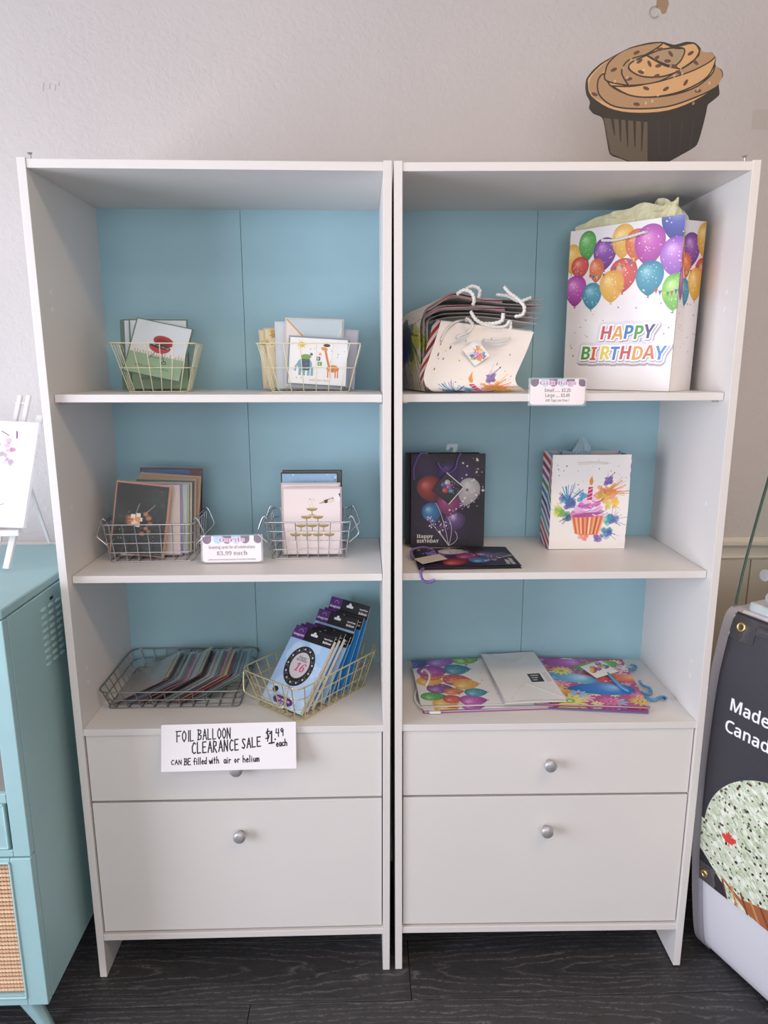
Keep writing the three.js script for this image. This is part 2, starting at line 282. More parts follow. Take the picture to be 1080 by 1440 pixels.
// watercolour cupcake
function splash(c, x, y, r, cols, spikes, dir, spread) {
  for (let i = 0; i < 16; i++) blob(c, x + rr(-r, r) * 0.7, y + rr(-r, r) * 0.6, r * rr(0.2, 0.55), cols[i % cols.length], 9, 0.5);
  for (let i = 0; i < spikes; i++) { const a = dir + rr(-spread, spread), L = r * rr(1.0, 2.3); line(c, [[x + r * 0.4 * Math.cos(a), y + r * 0.4 * Math.sin(a)], [x + L * Math.cos(a), y + L * Math.sin(a)]], cols[i % cols.length].replace(/[\d.]+\)$/, '0.85)'), r * rr(0.03, 0.11)); }
}
function cupcakePrint(c, w, h, bg = '#efeae8') {
  c.fillStyle = bg; c.fillRect(0, 0, w, h);
  const s = w;
  splash(c, .22 * s, .62 * s, .12 * s, ['rgba(58,110,175,0.55)', 'rgba(70,160,190,0.5)', 'rgba(90,80,150,0.5)'], 14, -1.6, 0.9);
  splash(c, .14 * s, .74 * s, .09 * s, ['rgba(205,210,80,0.5)', 'rgba(110,170,90,0.5)'], 5, 3.6, 0.8);
  splash(c, .26 * s, .80 * s, .08 * s, ['rgba(60,120,100,0.5)', 'rgba(70,70,140,0.5)'], 3, 2.5, 0.6);
  splash(c, .42 * s, .55 * s, .07 * s, ['rgba(60,120,190,0.6)', 'rgba(80,170,200,0.5)'], 4, -2.3, 0.6);
  splash(c, .70 * s, .50 * s, .14 * s, ['rgba(235,120,60,0.55)', 'rgba(240,180,60,0.5)', 'rgba(225,90,70,0.5)', 'rgba(190,180,80,0.45)'], 16, -0.45, 0.6);
  splash(c, .72 * s, .34 * s, .06 * s, ['rgba(95,75,150,0.6)', 'rgba(130,100,170,0.5)'], 7, -1.4, 0.5);
  splash(c, .78 * s, .64 * s, .09 * s, ['rgba(240,190,70,0.5)', 'rgba(235,150,80,0.4)', 'rgba(190,205,90,0.4)'], 3, 0.3, 0.6);
  splash(c, .80 * s, .86 * s, .10 * s, ['rgba(60,130,180,0.5)', 'rgba(110,80,160,0.55)', 'rgba(60,170,160,0.45)'], 10, -0.5, 1.2);
  splash(c, .74 * s, 1.02 * s, .09 * s, ['rgba(80,90,170,0.5)', 'rgba(60,150,170,0.4)'], 3, 0.5, 0.5);
  splash(c, .45 * s, 1.08 * s, .07 * s, ['rgba(230,110,120,0.45)', 'rgba(240,150,120,0.4)'], 0, 0, 1);
  splash(c, .64 * s, 1.09 * s, .07 * s, ['rgba(90,90,170,0.5)', 'rgba(200,90,150,0.4)'], 0, 0, 1);
  for (let i = 0; i < 26; i++) ell(c, rr(.05, .95) * s, rr(.04, .6) * s, s * rr(.003, .010), s * rr(.003, .010), ['#3a3a55', '#c05a70', '#c9b24a', '#4a6a8a'][i % 4]);
  // wrapper
  poly(c, [[.27 * s, .80 * s], [.705 * s, .81 * s], [.645 * s, 1.045 * s], [.60 * s, 1.06 * s], [.40 * s, 1.06 * s], [.325 * s, 1.04 * s]], '#e08a5f');
  for (let i = 0; i < 15; i++) { const t = i / 14, x = (.275 + .425 * t) * s, xb = (.33 + .31 * t) * s; line(c, [[x, .815 * s], [xb, 1.04 * s]], ['#f3d9c6', '#c9603f', '#f0b890', '#b5523a'][i % 4], s * (0.006 + 0.006 * (i % 3))); }
  // frosting
  for (const [x, y, rx, ry, k] of [[.48, .77, .225, .055, '#d98cc6'], [.49, .71, .19, .06, '#e8b6de'], [.50, .65, .15, .06, '#d77fc0'], [.50, .60, .10, .05, '#efc6e4'], [.49, .79, .21, .03, '#b9578f']]) ell(c, x * s, y * s, rx * s, ry * s, k, -0.08);
  for (let i = 0; i < 18; i++) { const y = rr(.60, .80) * s, x = rr(.32, .6) * s; c.strokeStyle = ['rgba(250,240,250,0.85)', 'rgba(170,70,150,0.7)', 'rgba(130,110,190,0.5)'][i % 3]; c.lineWidth = s * rr(.006, .016); c.beginPath(); c.moveTo(x, y); c.quadraticCurveTo(x + .07 * s, y + .035 * s, x + .15 * s, y - .03 * s); c.stroke(); }
  // candle and flame
  poly(c, [[.475 * s, .42 * s], [.535 * s, .42 * s], [.53 * s, .59 * s], [.465 * s, .59 * s]], '#c23a6a');
  for (const y of [.44, .49, .54]) line(c, [[.475 * s, y * s + .025 * s], [.53 * s, y * s]], '#eec3cf', s * .012);
  poly(c, [[.515 * s, .27 * s], [.535 * s, .35 * s], [.52 * s, .40 * s], [.49 * s, .39 * s], [.485 * s, .33 * s]], '#e29a3f');
}
const cupT = print(640, 800, (c, w, h) => cupcakePrint(c, w, h * 1));
function stripes(cols, bg, w = 200, h = 800, step = 74, slope = 0.7, wide = 0.55) { return print(w, h, (c) => { c.fillStyle = bg; c.fillRect(0, 0, w, h); for (let i = -4; i < h / step + 2; i++) poly(c, [[0, i * step], [w, i * step + w * slope], [w, i * step + w * slope + step * wide], [0, i * step + step * wide]], cols[(i + 40) % cols.length]); }); }
const rainbowT = stripes(['#c23d3f', '#9a2f57', '#a64a8e', '#4b9355', '#3f7fae', '#3b3474', '#7566a8', '#5f9fa0'], '#e9e4e4');
const redStripeT = stripes(['#b03a3f', '#8f3048'], '#e9e4e4', 240, 120, 74, 0.6, 0.5);
// black balloon bag
function nightPrint(c, w, h) {
  c.fillStyle = '#201a26'; c.fillRect(0, 0, w, h);
  for (let i = 0; i < 40; i++) { const x = rr(.05, .75) * w, y = rr(.1, .9) * h, g = c.createRadialGradient(x, y, 1, x, y, w * .25); g.addColorStop(0, 'rgba(86,48,112,0.16)'); g.addColorStop(1, 'rgba(86,48,112,0)'); c.fillStyle = g; c.fillRect(0, 0, w, h); }
  balloon(c, .50 * w, .21 * h, .16 * w, .12 * h, ['#7a5a9a', '#48306a', '#2b1b40'], 0, false);
  balloon(c, .60 * w, .72 * h, .14 * w, .11 * h, ['#d9cfe8', '#6d5590', '#3a2850'], 0.2, false);
  balloon(c, .78 * w, .40 * h, .15 * w, .155 * h, ['#f2efea', '#d6d2cf', '#a9a5a8'], 0.25, false);
  balloon(c, .25 * w, .37 * h, .17 * w, .15 * h, ['#e08a78', '#b8453f', '#5d2230'], -0.3, false);
  balloon(c, .28 * w, .63 * h, .13 * w, .12 * h, ['#a8d0ea', '#3f86bd', '#1d4a78'], -0.2, false);
  balloon(c, .51 * w, .53 * h, .16 * w, .13 * h, ['#d99ac0', '#a8487f', '#6b2555'], 0, false);
  for (const [a, b] of [[.33, .52], [.5, .68], [.30, .76], [.38, .83], [.6, .83]]) { c.strokeStyle = 'rgba(225,220,225,0.9)'; c.lineWidth = w * .007; c.beginPath(); c.moveTo(a * w, b * h); c.quadraticCurveTo((a + .1) * w, (b + .1) * h, .52 * w, .99 * h); c.stroke(); }
  for (let i = 0; i < 90; i++) { const t = rnd(), x = .2 + t * .55 + rr(-.06, .06), y = .80 - Math.abs(t - .35) * .35 - (t > .6 ? .06 : 0) + rr(-.05, .05); star(c, x * w, y * h, w * rr(.004, .02), ['#f3f0ee', '#cfc0e0', '#9a6fc0'][i % 3], rnd()); }
  for (let i = 0; i < 34; i++) star(c, rr(.68, .99) * w, rr(.01, .58) * h, w * rr(.006, .03), i % 4 ? '#efece8' : '#8a4a6a', rnd());
  for (let i = 0; i < 70; i++) ell(c, rnd() * w, rnd() * h, w * rr(.001, .004), w * rr(.001, .004), 'rgba(230,220,240,0.7)');
  c.fillStyle = '#eeeae8'; c.font = `bold ${w * .068}px serif`; c.fillText('Happy', .08 * w, .905 * h); c.font = `bold ${w * .062}px sans-serif`; c.fillText('BIRTHDAY', .08 * w, .957 * h);
}
const nightT = print(600, 780, nightPrint);
function flower(c, x, y, r, n, col, mid, mid2) { for (let i = 0; i < n; i++) { const a = i / n * PI2; ell(c, x + r * .6 * Math.cos(a), y + r * .6 * Math.sin(a), r * .42, r * 1.5 / n, col, a); } ell(c, x, y, r * .27, r * .27, mid); ell(c, x, y, r * .13, r * .13, mid2); }
const flowerT = print(760, 900, (c, w, h) => {
  c.fillStyle = '#b8507f'; c.fillRect(0, 0, w, h);
  for (let i = 0; i < 60; i++) flower(c, rnd() * w, rnd() * h, w * rr(.05, .10), 8, ['#d27aa6', '#a33a8a', '#e7b3c8', '#efe2b0', '#8fbfe0', '#b9cf7a', '#f0e6ea'][i % 7], '#e8e05a', '#b8407f');
  const E = (x, y, a, b, k, r = 0) => balloon(c, x * w, y * h, a * w, b * h, k, Math.PI / 2 + r, false, 1);
  E(.40, .12, .11, .22, HUE.magenta); E(.70, .16, .10, .22, HUE.lime, -.4); E(.90, .42, .09, .18, HUE.orange); E(.62, .42, .09, .2, HUE.red, .1); E(.40, .46, .12, .24, ['#c7e3f4', '#6fb0dd', '#3f86bd'], .2); E(.16, .72, .13, .2, ['#f9d49a', '#e8a95a', '#d08a3a'], .3); E(.66, .68, .15, .27, ['#a5c9f0', '#3f7fd0', '#1f55a5'], -.1);
  flower(c, .10 * w, .10 * h, w * .11, 10, '#5f9fd6', '#e8d85a', '#c98f3a'); flower(c, .10 * w, .30 * h, w * .14, 11, '#e3a24a', '#9fc256', '#efe9c9'); flower(c, .34 * w, .32 * h, w * .11, 11, '#efe25a', '#e0a83a', '#c98f3a'); flower(c, .20 * w, .50 * h, w * .08, 9, '#8fc4ea', '#f2efe0', '#5f9fd6'); flower(c, .42 * w, .80 * h, w * .09, 9, '#8fbfea', '#d98a4a', '#b8407f');
  flower(c, .32 * w, .94 * h, w * .17, 13, '#e9df7a', '#8fba4a', '#efe9c9'); flower(c, .94 * w, .90 * h, w * .10, 11, '#d9c24a', '#c94f4d', '#efe9c9'); flower(c, .68 * w, .93 * h, w * .10, 9, '#e26aa8', '#c23d80', '#efc3da'); flower(c, .58 * w, .32 * h, w * .06, 7, '#9a4a7a', '#5a8a4a', '#efe9c9');
});
const whiteBackT = print(420, 820, (c, w, h) => {
  c.fillStyle = '#e9e6e4'; c.fillRect(0, 0, w, h); c.fillStyle = '#23211f'; c.fillRect(w * .62, h * .48, w * .22, h * .17); c.fillStyle = '#e5e1de'; for (let i = 0; i < 3; i++) c.fillRect(w * .66, h * (.51 + i * .045), w * (.14 - .03 * i), h * .014);
  c.fillStyle = '#bdb9b7'; for (let i = 0; i < 18; i++) c.fillRect(w * .88, h * (.47 + i * .0105), w * .09, h * (i % 3 ? .004 : .007));
});
// greeting cards
const grillT = print(512, 620, (c, w, h) => {
  c.fillStyle = '#cfd8de'; c.fillRect(0, 0, w, h); c.fillStyle = '#8fa888'; c.fillRect(0, h * .60, w, h * .4); c.fillStyle = '#9aa79a'; for (let i = 0; i < 9; i++) blob(c, i * w / 8, h * .6, w * .06, '#9aa79a');
  for (let i = 0; i < 20; i++) poly(c, [[i * w / 20 + 3, h * .62], [i * w / 20 + 3, h * .52], [i * w / 20 + 11, h * .495], [i * w / 20 + 19, h * .52], [i * w / 20 + 19, h * .62]], '#d8d2cc'); c.fillStyle = '#d8d2cc'; c.fillRect(0, h * .55, w, h * .012);
  ell(c, .56 * w, .34 * h, .19 * w, .105 * h, '#a8323b', 0.2); ell(c, .56 * w, .36 * h, .14 * w, .07 * h, '#7c2430', 0.2);
  c.fillStyle = '#b03a42'; c.beginPath(); c.ellipse(.52 * w, .44 * h, .20 * w, .13 * h, 0.1, 0, Math.PI); c.fill(); ell(c, .52 * w, .44 * h, .2 * w, .035 * h, '#23201f', .1);
  for (let i = 0; i < 8; i++) ell(c, (.37 + .042 * i) * w, (.415 + .006 * i) * h, .03 * w, .014 * h, i % 2 ? '#8f8a84' : '#5f5a55');
  line(c, [[.46 * w, .56 * h], [.36 * w, .71 * h]], '#3a3a3a', 6); line(c, [[.58 * w, .56 * h], [.66 * w, .72 * h]], '#3a3a3a', 6); line(c, [[.40 * w, .66 * h], [.62 * w, .66 * h]], '#4a4a4a', 5); c.strokeStyle = '#2a2a2a'; c.lineWidth = 7; c.beginPath(); c.arc(.66 * w, .73 * h, .035 * w, 0, PI2); c.stroke();
  c.fillStyle = '#4a4f48'; c.font = `${w * .065}px serif`; c.fillText('KING OF THE GRILL', .16 * w, .87 * h);
});
const babyT = print(640, 500, (c, w, h) => {
  c.fillStyle = '#e9e8e8'; c.fillRect(0, 0, w, h); ell(c, .2 * w, .15 * h, .06 * w, .065 * h, '#e3c04a'); for (let i = 0; i < 9; i++) { const a = i / 9 * PI2; line(c, [[.2 * w + .07 * w * Math.cos(a), .15 * h + .07 * w * Math.sin(a)], [.2 * w + .09 * w * Math.cos(a), .15 * h + .09 * w * Math.sin(a)]], '#e3c04a', 5); }
  ell(c, .27 * w, .58 * h, .13 * w, .14 * h, '#7fa9b5'); for (const x of [.17, .24, .32, .38]) c.fillRect(x * w, .62 * h, .045 * w, .2 * h); line(c, [[.16 * w, .55 * h], [.12 * w, .62 * h], [.11 * w, .72 * h]], '#7fa9b5', 18); c.fillStyle = '#40536b'; c.fillRect(.22 * w, .46 * h, .14 * w, .24 * h); for (let i = 0; i < 5; i++) line(c, [[.22 * w, (.5 + i * .045) * h], [.29 * w, (.48 + i * .045) * h], [.36 * w, (.5 + i * .045) * h]], '#8fa3b5', 3);
  ell(c, .29 * w, .41 * h, .09 * w, .055 * h, '#7aa04f'); ell(c, .38 * w, .35 * h, .025 * w, .03 * h, '#54626b');
  line(c, [[.62 * w, .25 * h], [.66 * w, .45 * h], [.70 * w, .62 * h]], '#cf7f45', 24); ell(c, .60 * w, .22 * h, .06 * w, .04 * h, '#dd9550', .2); ell(c, .64 * w, .14 * h, .06 * w, .035 * h, '#5a4436'); ell(c, .76 * w, .64 * h, .11 * w, .08 * h, '#cf7f45'); c.fillStyle = '#cf7f45'; for (const x of [.67, .71, .80, .84]) c.fillRect(x * w, .66 * h, .022 * w, .18 * h); for (let i = 0; i < 22; i++) ell(c, rr(.66, .85) * w, rr(.58, .7) * h, 6, 5, '#e8b070');
  for (const [x, y, k, t] of [[.53, .33, '#e9d9d4', 'A'], [.50, .43, '#40536b', 'B'], [.53, .54, '#6a9a45', 'C']]) { c.fillStyle = k; c.fillRect(x * w - 22, y * h - 18, 46, 42); c.fillStyle = t === 'A' ? '#c94f4d' : '#f0efec'; c.font = 'bold 34px sans-serif'; c.fillText(t, x * w - 11, y * h + 14); }
  for (let i = 0; i < 18; i++) blob(c, rr(.05, .95) * w, rr(.1, .9) * h, 7, ['#c98a8a', '#8a9ab0', '#c9b24a', '#9ab0a0'][i % 4], 6); c.fillStyle = '#b9986a'; c.font = 'italic 34px serif'; c.fillText('welcome baby', .36 * w, .93 * h);
});
const champagneT = print(512, 720, (c, w, h) => {
  c.fillStyle = '#e8d9d8'; c.fillRect(0, 0, w, h); const G = '#927c42';
  const glass = (x, y, s) => { c.fillStyle = G; c.beginPath(); c.moveTo(x - s, y); c.bezierCurveTo(x - s, y + s * .75, x + s, y + s * .75, x + s, y); c.fill(); ell(c, x, y, s, s * .16, '#b9a66c'); line(c, [[x, y + s * .5], [x, y + s * 1.4]], G, 8); line(c, [[x - s * .5, y + s * 1.42], [x + s * .5, y + s * 1.42]], G, 9); };
  [[1, .30], [2, .42], [3, .55], [4, .69]].forEach(([n, y]) => { for (let i = 0; i < n; i++) glass((.5 + (i - (n - 1) / 2) * .20) * w, y * h, .098 * w); });
  c.save(); c.translate(.72 * w, .20 * h); c.rotate(-.35); c.fillStyle = '#23201f'; c.fillRect(0, -18, 92, 36); poly(c, [[92, -26], [150, -38], [150, 38], [92, 26]], '#e6e2de'); poly(c, [[150, -38], [210, -52], [210, 52], [150, 38]], '#23201f'); poly(c, [[0, -10], [-52, -3], [-52, 3], [0, 10]], '#a8935a'); ell(c, 62, 8, 34, 22, '#e4c9b6'); c.restore();
  for (let i = 0; i < 24; i++) ell(c, rr(.43, .57) * w, rr(.15, .3) * h, 3, 3, '#a8935a'); c.fillStyle = '#c2ab8a'; c.font = '22px serif'; c.fillText('CONGRATULATIONS', .29 * w, .92 * h);
});
const smoreT = print(520, 700, (c, w, h) => {
  c.fillStyle = '#1d2122'; c.fillRect(0, 0, w, h); for (let i = 0; i < 34; i++) { const x = rr(.5, 1) * w, y = rr(.05, .3) * h, f = i < 20; const X = f ? x : rr(.6, 1) * w, Y = f ? y : rr(.7, .98) * h; for (let k = 0; k < 8; k++) line(c, [[X, Y], [X + rr(-46, 46), Y + rr(-26, 26)]], ['#2f4636', '#3b5641', '#263a2e'][k % 3], 3); }
  poly(c, [[0, .25 * h], [.25 * w, .45 * h], [.1 * w, .6 * h], [0, .7 * h]], '#2c3234');
  for (let i = 0; i < 60; i++) ell(c, rnd() * w, rr(.02, .85) * h, rr(1.5, 4), rr(1.5, 4), '#e8e4dc');
  for (let i = 0; i < 10; i++) poly(c, [[.2 * w, (.46 + i * .012) * h], [.5 * w, (.44 + i * .016) * h], [.5 * w, (.47 + i * .016) * h]], ['#d98a4a', '#c9602f', '#e8b070'][i % 3]);
  for (const [x, y, r] of [[.60, .42, .06], [.66, .47, .07], [.70, .55, .06], [.62, .62, .05], [.56, .70, .06], [.68, .66, .05]]) { ell(c, x * w, y * h, r * w, r * w * .8, '#6b4632'); ell(c, x * w, y * h, r * w * .7, r * w * .55, '#a9784f'); }
  for (const [x, y] of [[.36, .46], [.46, .44], [.50, .50], [.38, .57], [.46, .58], [.42, .52]]) { c.fillStyle = '#efe6dd'; c.fillRect(x * w - 22, y * h - 20, 44, 38); } ell(c, .45 * w, .50 * h, 30, 24, '#e5a04f');
  line(c, [[.40 * w, .44 * h], [.46 * w, .27 * h]], '#c9b9a8', 4); line(c, [[.60 * w, .40 * h], [.76 * w, .28 * h]], '#c9b9a8', 4);
});
const snowT = print(400, 520, (c, w, h) => { c.fillStyle = '#8fb3cf'; c.fillRect(0, 0, w, h); for (let i = 0; i < 90; i++) ell(c, rnd() * w, rnd() * h, rr(2, 6), rr(2, 6), i % 3 ? '#eef2f4' : '#4a6a90'); });
const badgeT = print(400, 520, (c, w, h) => { c.fillStyle = '#5f2a35'; c.fillRect(0, 0, w, h); c.fillStyle = '#2d5a8c'; c.fillRect(0, 0, w * .82, h); ell(c, w * .42, h * .16, w * .13, w * .13, '#b9a9a9'); ell(c, w * .42, h * .16, w * .1, w * .1, '#7c3a4a'); });
const botanT = print(400, 520, (c, w, h) => { c.fillStyle = '#d9c9a4'; c.fillRect(0, 0, w, h); for (let i = 0; i < 16; i++) flower(c, rnd() * w, rr(0, .35) * h, 30, 6, ['#c9b24a', '#b98f5a', '#e2d2a8'][i % 3], '#8a6a3a', '#d9c9a4'); for (let i = 0; i < 10; i++) line(c, [[rnd() * w, h * .35], [rnd() * w, h]], '#b9a880', 4); });
// balloon packets
function packet(face) {
  return print(440, 640, (c, w, h) => {
    c.fillStyle = '#9fbfe3'; c.fillRect(0, 0, w, h); for (let i = 0; i < 16; i++) blob(c, rnd() * w, rr(.15, 1) * h, w * rr(.08, .2), 'rgba(225,235,246,0.25)');
    face(c, w, h);
    c.fillStyle = '#1d1b1e'; c.fillRect(0, 0, w, h * .165); c.fillStyle = '#5a2f74'; c.fillRect(0, 0, w * .30, h * .165); c.strokeStyle = '#cfc3da'; c.lineWidth = 3; c.beginPath(); c.arc(.17 * w, .07 * h, .05 * w, Math.PI, 0); c.stroke();
    c.fillStyle = '#e6e0ea'; c.font = `bold ${w * .062}px sans-serif`; c.fillText('Anagram', w * .02, h * .125); c.fillStyle = '#d9dde0'; c.beginPath(); c.roundRect(w * .43, h * .055, w * .17, h * .03, 8); c.arc(w * .515, h * .05, w * .035, 0, PI2); c.fill();
    c.fillStyle = '#efecec'; c.font = `bold ${w * .036}px sans-serif`; c.fillText('SuperShape', w * .76, h * .075); c.font = `bold ${w * .055}px sans-serif`; c.fillText('Balloon', w * .76, h * .125);
  });
}
const pack16T = packet((c, w, h) => {
  ell(c, .5 * w, .48 * h, .33 * w, .255 * h, '#211f22'); for (let i = 0; i < 26; i++) { const a = i / 26 * PI2, x = .5 * w + .28 * w * Math.cos(a), y = .48 * h + .215 * h * Math.sin(a); if (i % 2) star(c, x, y, 13, '#d9d7da', a); else { c.strokeStyle = '#8f8c92'; c.lineWidth = 3; c.beginPath(); c.arc(x, y, 13, a, a + 4); c.stroke(); } }
  ell(c, .5 * w, .47 * h, .215 * w, .165 * h, '#c3c1c4'); c.fillStyle = '#4a474c'; c.font = `italic bold ${w * .062}px serif`; c.fillText('Happy', .40 * w, .385 * h); c.fillText('Birthday', .36 * w, .42 * h); c.fillStyle = '#c4396f'; c.font = `italic bold ${w * .22}px serif`; c.fillText('16', .39 * w, .545 * h);
  line(c, [[.5 * w, .735 * h], [.49 * w, .8 * h]], '#8a3a6a', 6); ell(c, .22 * w, .83 * h, .07 * w, .035 * h, '#2a2724'); ell(c, .5 * w, .93 * h, .24 * w, .06 * h, '#5a2f74'); c.fillStyle = '#e6e0ea'; c.font = `bold ${w * .06}px sans-serif`; c.fillText('For Helium', .345 * w, .935 * h); c.font = `bold ${w * .045}px sans-serif`; c.fillText('or air', .43 * w, .967 * h);
});
const packBlueT = packet((c, w, h) => { c.fillStyle = '#1f86cf'; c.fillRect(0, 0, w, h); c.fillStyle = '#e9f0f6'; c.font = `bold ${w * .05}px sans-serif`; c.fillText('Balloon', w * .05, h * .24); c.fillText('Balloon', w * .68, h * .26); ell(c, w * .47, h * .25, w * .1, h * .025, '#c98a9a'); c.fillStyle = '#7fb8e4'; for (let i = 0; i < 12; i++) c.fillRect(w * .06, h * (.30 + i * .02), w * (.5 + .3 * rnd()), h * .005); ell(c, w * .5, h * .65, w * .3, h * .2, '#d9e4ee'); });
const packStarT = packet((c, w, h) => { ell(c, w * .5, h * .5, w * .3, h * .22, '#e6e2da'); star(c, w * .5, h * .48, w * .25, '#d9c24a'); ell(c, w * .5, h * .86, w * .22, h * .06, '#2d6fb0'); });
// ------------------------------------------------------------------ wire baskets
function wireBasket(name, label, mat, { rw, rd, bw: w2, bd, h, nx, nz, ny, r = 0.0013, rim = 0.0018, corner = 0.018, handles = null, both = false }, pos, turn, group) {
  const t = thing(name, label, 'basket', pos, turn, group);
  part('rim', loopTube(roundLoop(rw, rd, h, corner), rim), mat, t);
  const y0 = r + 0.0005, lerp = (a, b, k) => a + (b - a) * k;
  part('base_frame', loopTube(roundLoop(w2, bd, y0, Math.min(corner, 0.014)), r), mat, t);
  const sideW = [], baseW = [], ringW = [];
  for (let i = 0; i < nx; i++) {
    const u = (i + 0.5) / nx - 0.5, xt = u * (rw - 0.01), xb = u * (w2 - 0.008);
    for (const s of [1, -1]) sideW.push(bar(V(xt, h, s * rd / 2), V(xb, y0, s * bd / 2), r, 5));
    baseW.push(bar(V(xb, y0, bd / 2), V(xb, y0, -bd / 2), r, 5));
  }
  for (let i = 0; i < nz; i++) {
    const u = (i + 0.5) / nz - 0.5, zt = u * (rd - 0.01), zb = u * (bd - 0.008);
    for (const s of [1, -1]) sideW.push(bar(V(s * rw / 2, h, zt), V(s * w2 / 2, y0, zb), r, 5));
    if (both) baseW.push(bar(V(w2 / 2, y0, zb), V(-w2 / 2, y0, zb), r, 5));
  }
  for (let k = 1; k < ny; k++) { const q = k / ny; ringW.push(loopTube(roundLoop(lerp(w2, rw, q), lerp(bd, rd, q), lerp(y0, h, q), corner), r)); }
  for (const [n, l] of [['side_wires', sideW], ['base_wires', baseW], ['ring_wires', ringW]]) if (l.length) part(n, merge(l), mat, t).userData.kind = 'stuff';
  if (handles === 'sides') for (const s of [1, -1]) part('handle', merge([[rd * 0.36], [-rd * 0.36]].map(([z]) => tube([V(s * rw * 0.485, h + 0.004, z - 0.003), V(s * rw * 0.5, h + 0.010, z), V(s * (rw / 2 + 0.006), h + 0.004, z), V(s * (rw / 2 + 0.018), h - 0.028, z * 0.98), V(s * (rw / 2 + 0.017), h - 0.036, z * 0.97), V(s * (rw / 2 - 0.004), h - 0.056, z * 0.95)], 0.0019, false, 20, 6)).concat(bar(V(s * rw * 0.485, h + 0.006, rd * .36), V(s * rw * 0.485, h + 0.006, -rd * .36), 0.0016))), mat, t);
  if (handles === 'ends') for (const s of [1, -1]) part('handle', tube([V(-rw * .38, h + .001, s * rd / 2), V(-rw * .38, h + .004, s * (rd / 2 + .008)), V(-rw * .33, h - .045, s * (rd / 2 + .016)), V(rw * .33, h - .045, s * (rd / 2 + .016)), V(rw * .38, h + .004, s * (rd / 2 + .008)), V(rw * .38, h + .001, s * rd / 2)], 0.0018, false, 36, 6, 0.15), mat, t);
  return t;
}
// ------------------------------------------------------------------ greeting cards: the card, its envelope behind, a clear sleeve round both
const sleeveM = new THREE.MeshPhysicalMaterial({ color: 0xffffff, roughness: 0.12, transmission: 1, thickness: 0, ior: 1.22, side: THREE.DoubleSide });
const edgeM = std([0.74, 0.72, 0.70], 0.7);
function envelopeGeo(w, h) { return rbox(w, h, 0.0012, 0.0004); }
function card(label, group, w, h, face, env, pos, rot, { sleeve = true, name = 'greeting_card', cat = 'card' } = {}) {
  const t = thing(name, label, cat, [pos[0], pos[1] + 0.001 + Math.abs(rot[2]) * w / 2 * (pos[1] - S1 > 0.01 ? 0 : 1), pos[2]], 0, group); t.rotation.set(...rot, 'YXZ');
  const fm = face.isTexture ? paperM(face, 0.5) : std(face, 0.6);
  const m = [edgeM, edgeM, edgeM, edgeM, fm, edgeM];
  part('folded_card', box(w, h, 0.0022), m, t, [0, h / 2 + 0.002, 0.0012]);
  if (env) { const e = part('envelope', envelopeGeo(w + 0.008, h + 0.006), std(env, 0.7), t, [0, h / 2 + 0.003, -0.0016]);
    part('flap', new THREE.ExtrudeGeometry(new THREE.Shape([[-w / 2, h / 2], [w / 2, h / 2], [0, -h * 0.05]].map(([a, b]) => new THREE.Vector2(a, b))), { depth: 0.0006, bevelEnabled: false }), std(env, 0.7), e, [0, 0, -0.0013]); }
  if (sleeve) part('clear_sleeve', new THREE.PlaneGeometry(w + 0.011, h + 0.010), sleeveM, t, [0, h / 2 + 0.004, 0.0031]);
  return t;
}
const D2R = Math.PI / 180;
// ---- upper shelf
const cb = { rw: 0.186, rd: 0.135, bw: 0.128, bd: 0.092, h: 0.108, nx: 6, nz: 5, ny: 2, r: 0.0010, rim: 0.0014, corner: 0.006 };
wireBasket('wire_basket', 'cream wire basket holding barbecue cards on the upper shelf', creamWireM, cb, [0.190, S1, -0.195], 0.10);
wireBasket('wire_basket', 'cream wire basket holding baby cards on the upper shelf', creamWireM, { ...cb, rw: 0.232, bw: 0.176 }, [0.541, S1, -0.195], -0.02);
const green = [0.115, 0.20, 0.15];
for (let i = 0; i < 4; i++) card(['foremost', 'second', 'third', 'hindmost'][i] + ' of the upright green bordered barbecue cards behind the tilted one', 'upright barbecue cards', 0.126, 0.158, grillT, green, [0.176 - 0.007 * i + (i === 0 ? .010 : 0), S1 + 0.003, -0.205 - 0.0105 * i], [-0.16, 0.10, 0]);
card('green bordered barbecue card tilted on top of the upright ones, red grill showing', undefined, 0.124, 0.128, grillT, green, [0.182, S1 + 0.034, -0.151], [-0.40, 0.08, -0.22]);
card('baby card with an elephant and a giraffe', undefined, 0.132, 0.104, babyT, [0.24, 0.30, 0.34], [0.555, S1 + 0.014, -0.160], [-0.16, -0.03, -0.06]);
card('tall cream card with an orange flap line behind the baby card', undefined, 0.128, 0.155, print(256, 320, (c, w, h) => { c.fillStyle = '#b9c6cb'; c.fillRect(0, 0, w, h); poly(c, [[0, 0], [0, h], [w * .75, h * .62]], '#ddd3cb'); line(c, [[2, 2], [w * .75, h * .62]], '#c9924f', 6); line(c, [[w, h * .1], [w * .75, h * .62]], '#c9d2d6', 4); }), [0.60, 0.55, 0.50], [0.545, S1 + 0.004, -0.178], [-0.14, -0.02, -0.03]);
card('pale blue enveloped card just behind the orange flap one', undefined, 0.132, 0.150, [0.58, 0.62, 0.66], [0.55, 0.61, 0.68], [0.530, S1 + 0.004, -0.192], [-0.13, 0.02, 0.02]);
card('lilac edged card showing right of the baby card', undefined, 0.120, 0.132, [0.58, 0.56, 0.63], [0.52, 0.50, 0.58], [0.576, S1 + 0.004, -0.206], [-0.12, -0.03, -0.09]);
card('parchment coloured floral card at the back of the baby basket', undefined, 0.122, 0.136, botanT, [0.55, 0.43, 0.30], [0.500, S1 + 0.004, -0.219], [-0.10, 0.05, 0.05]);
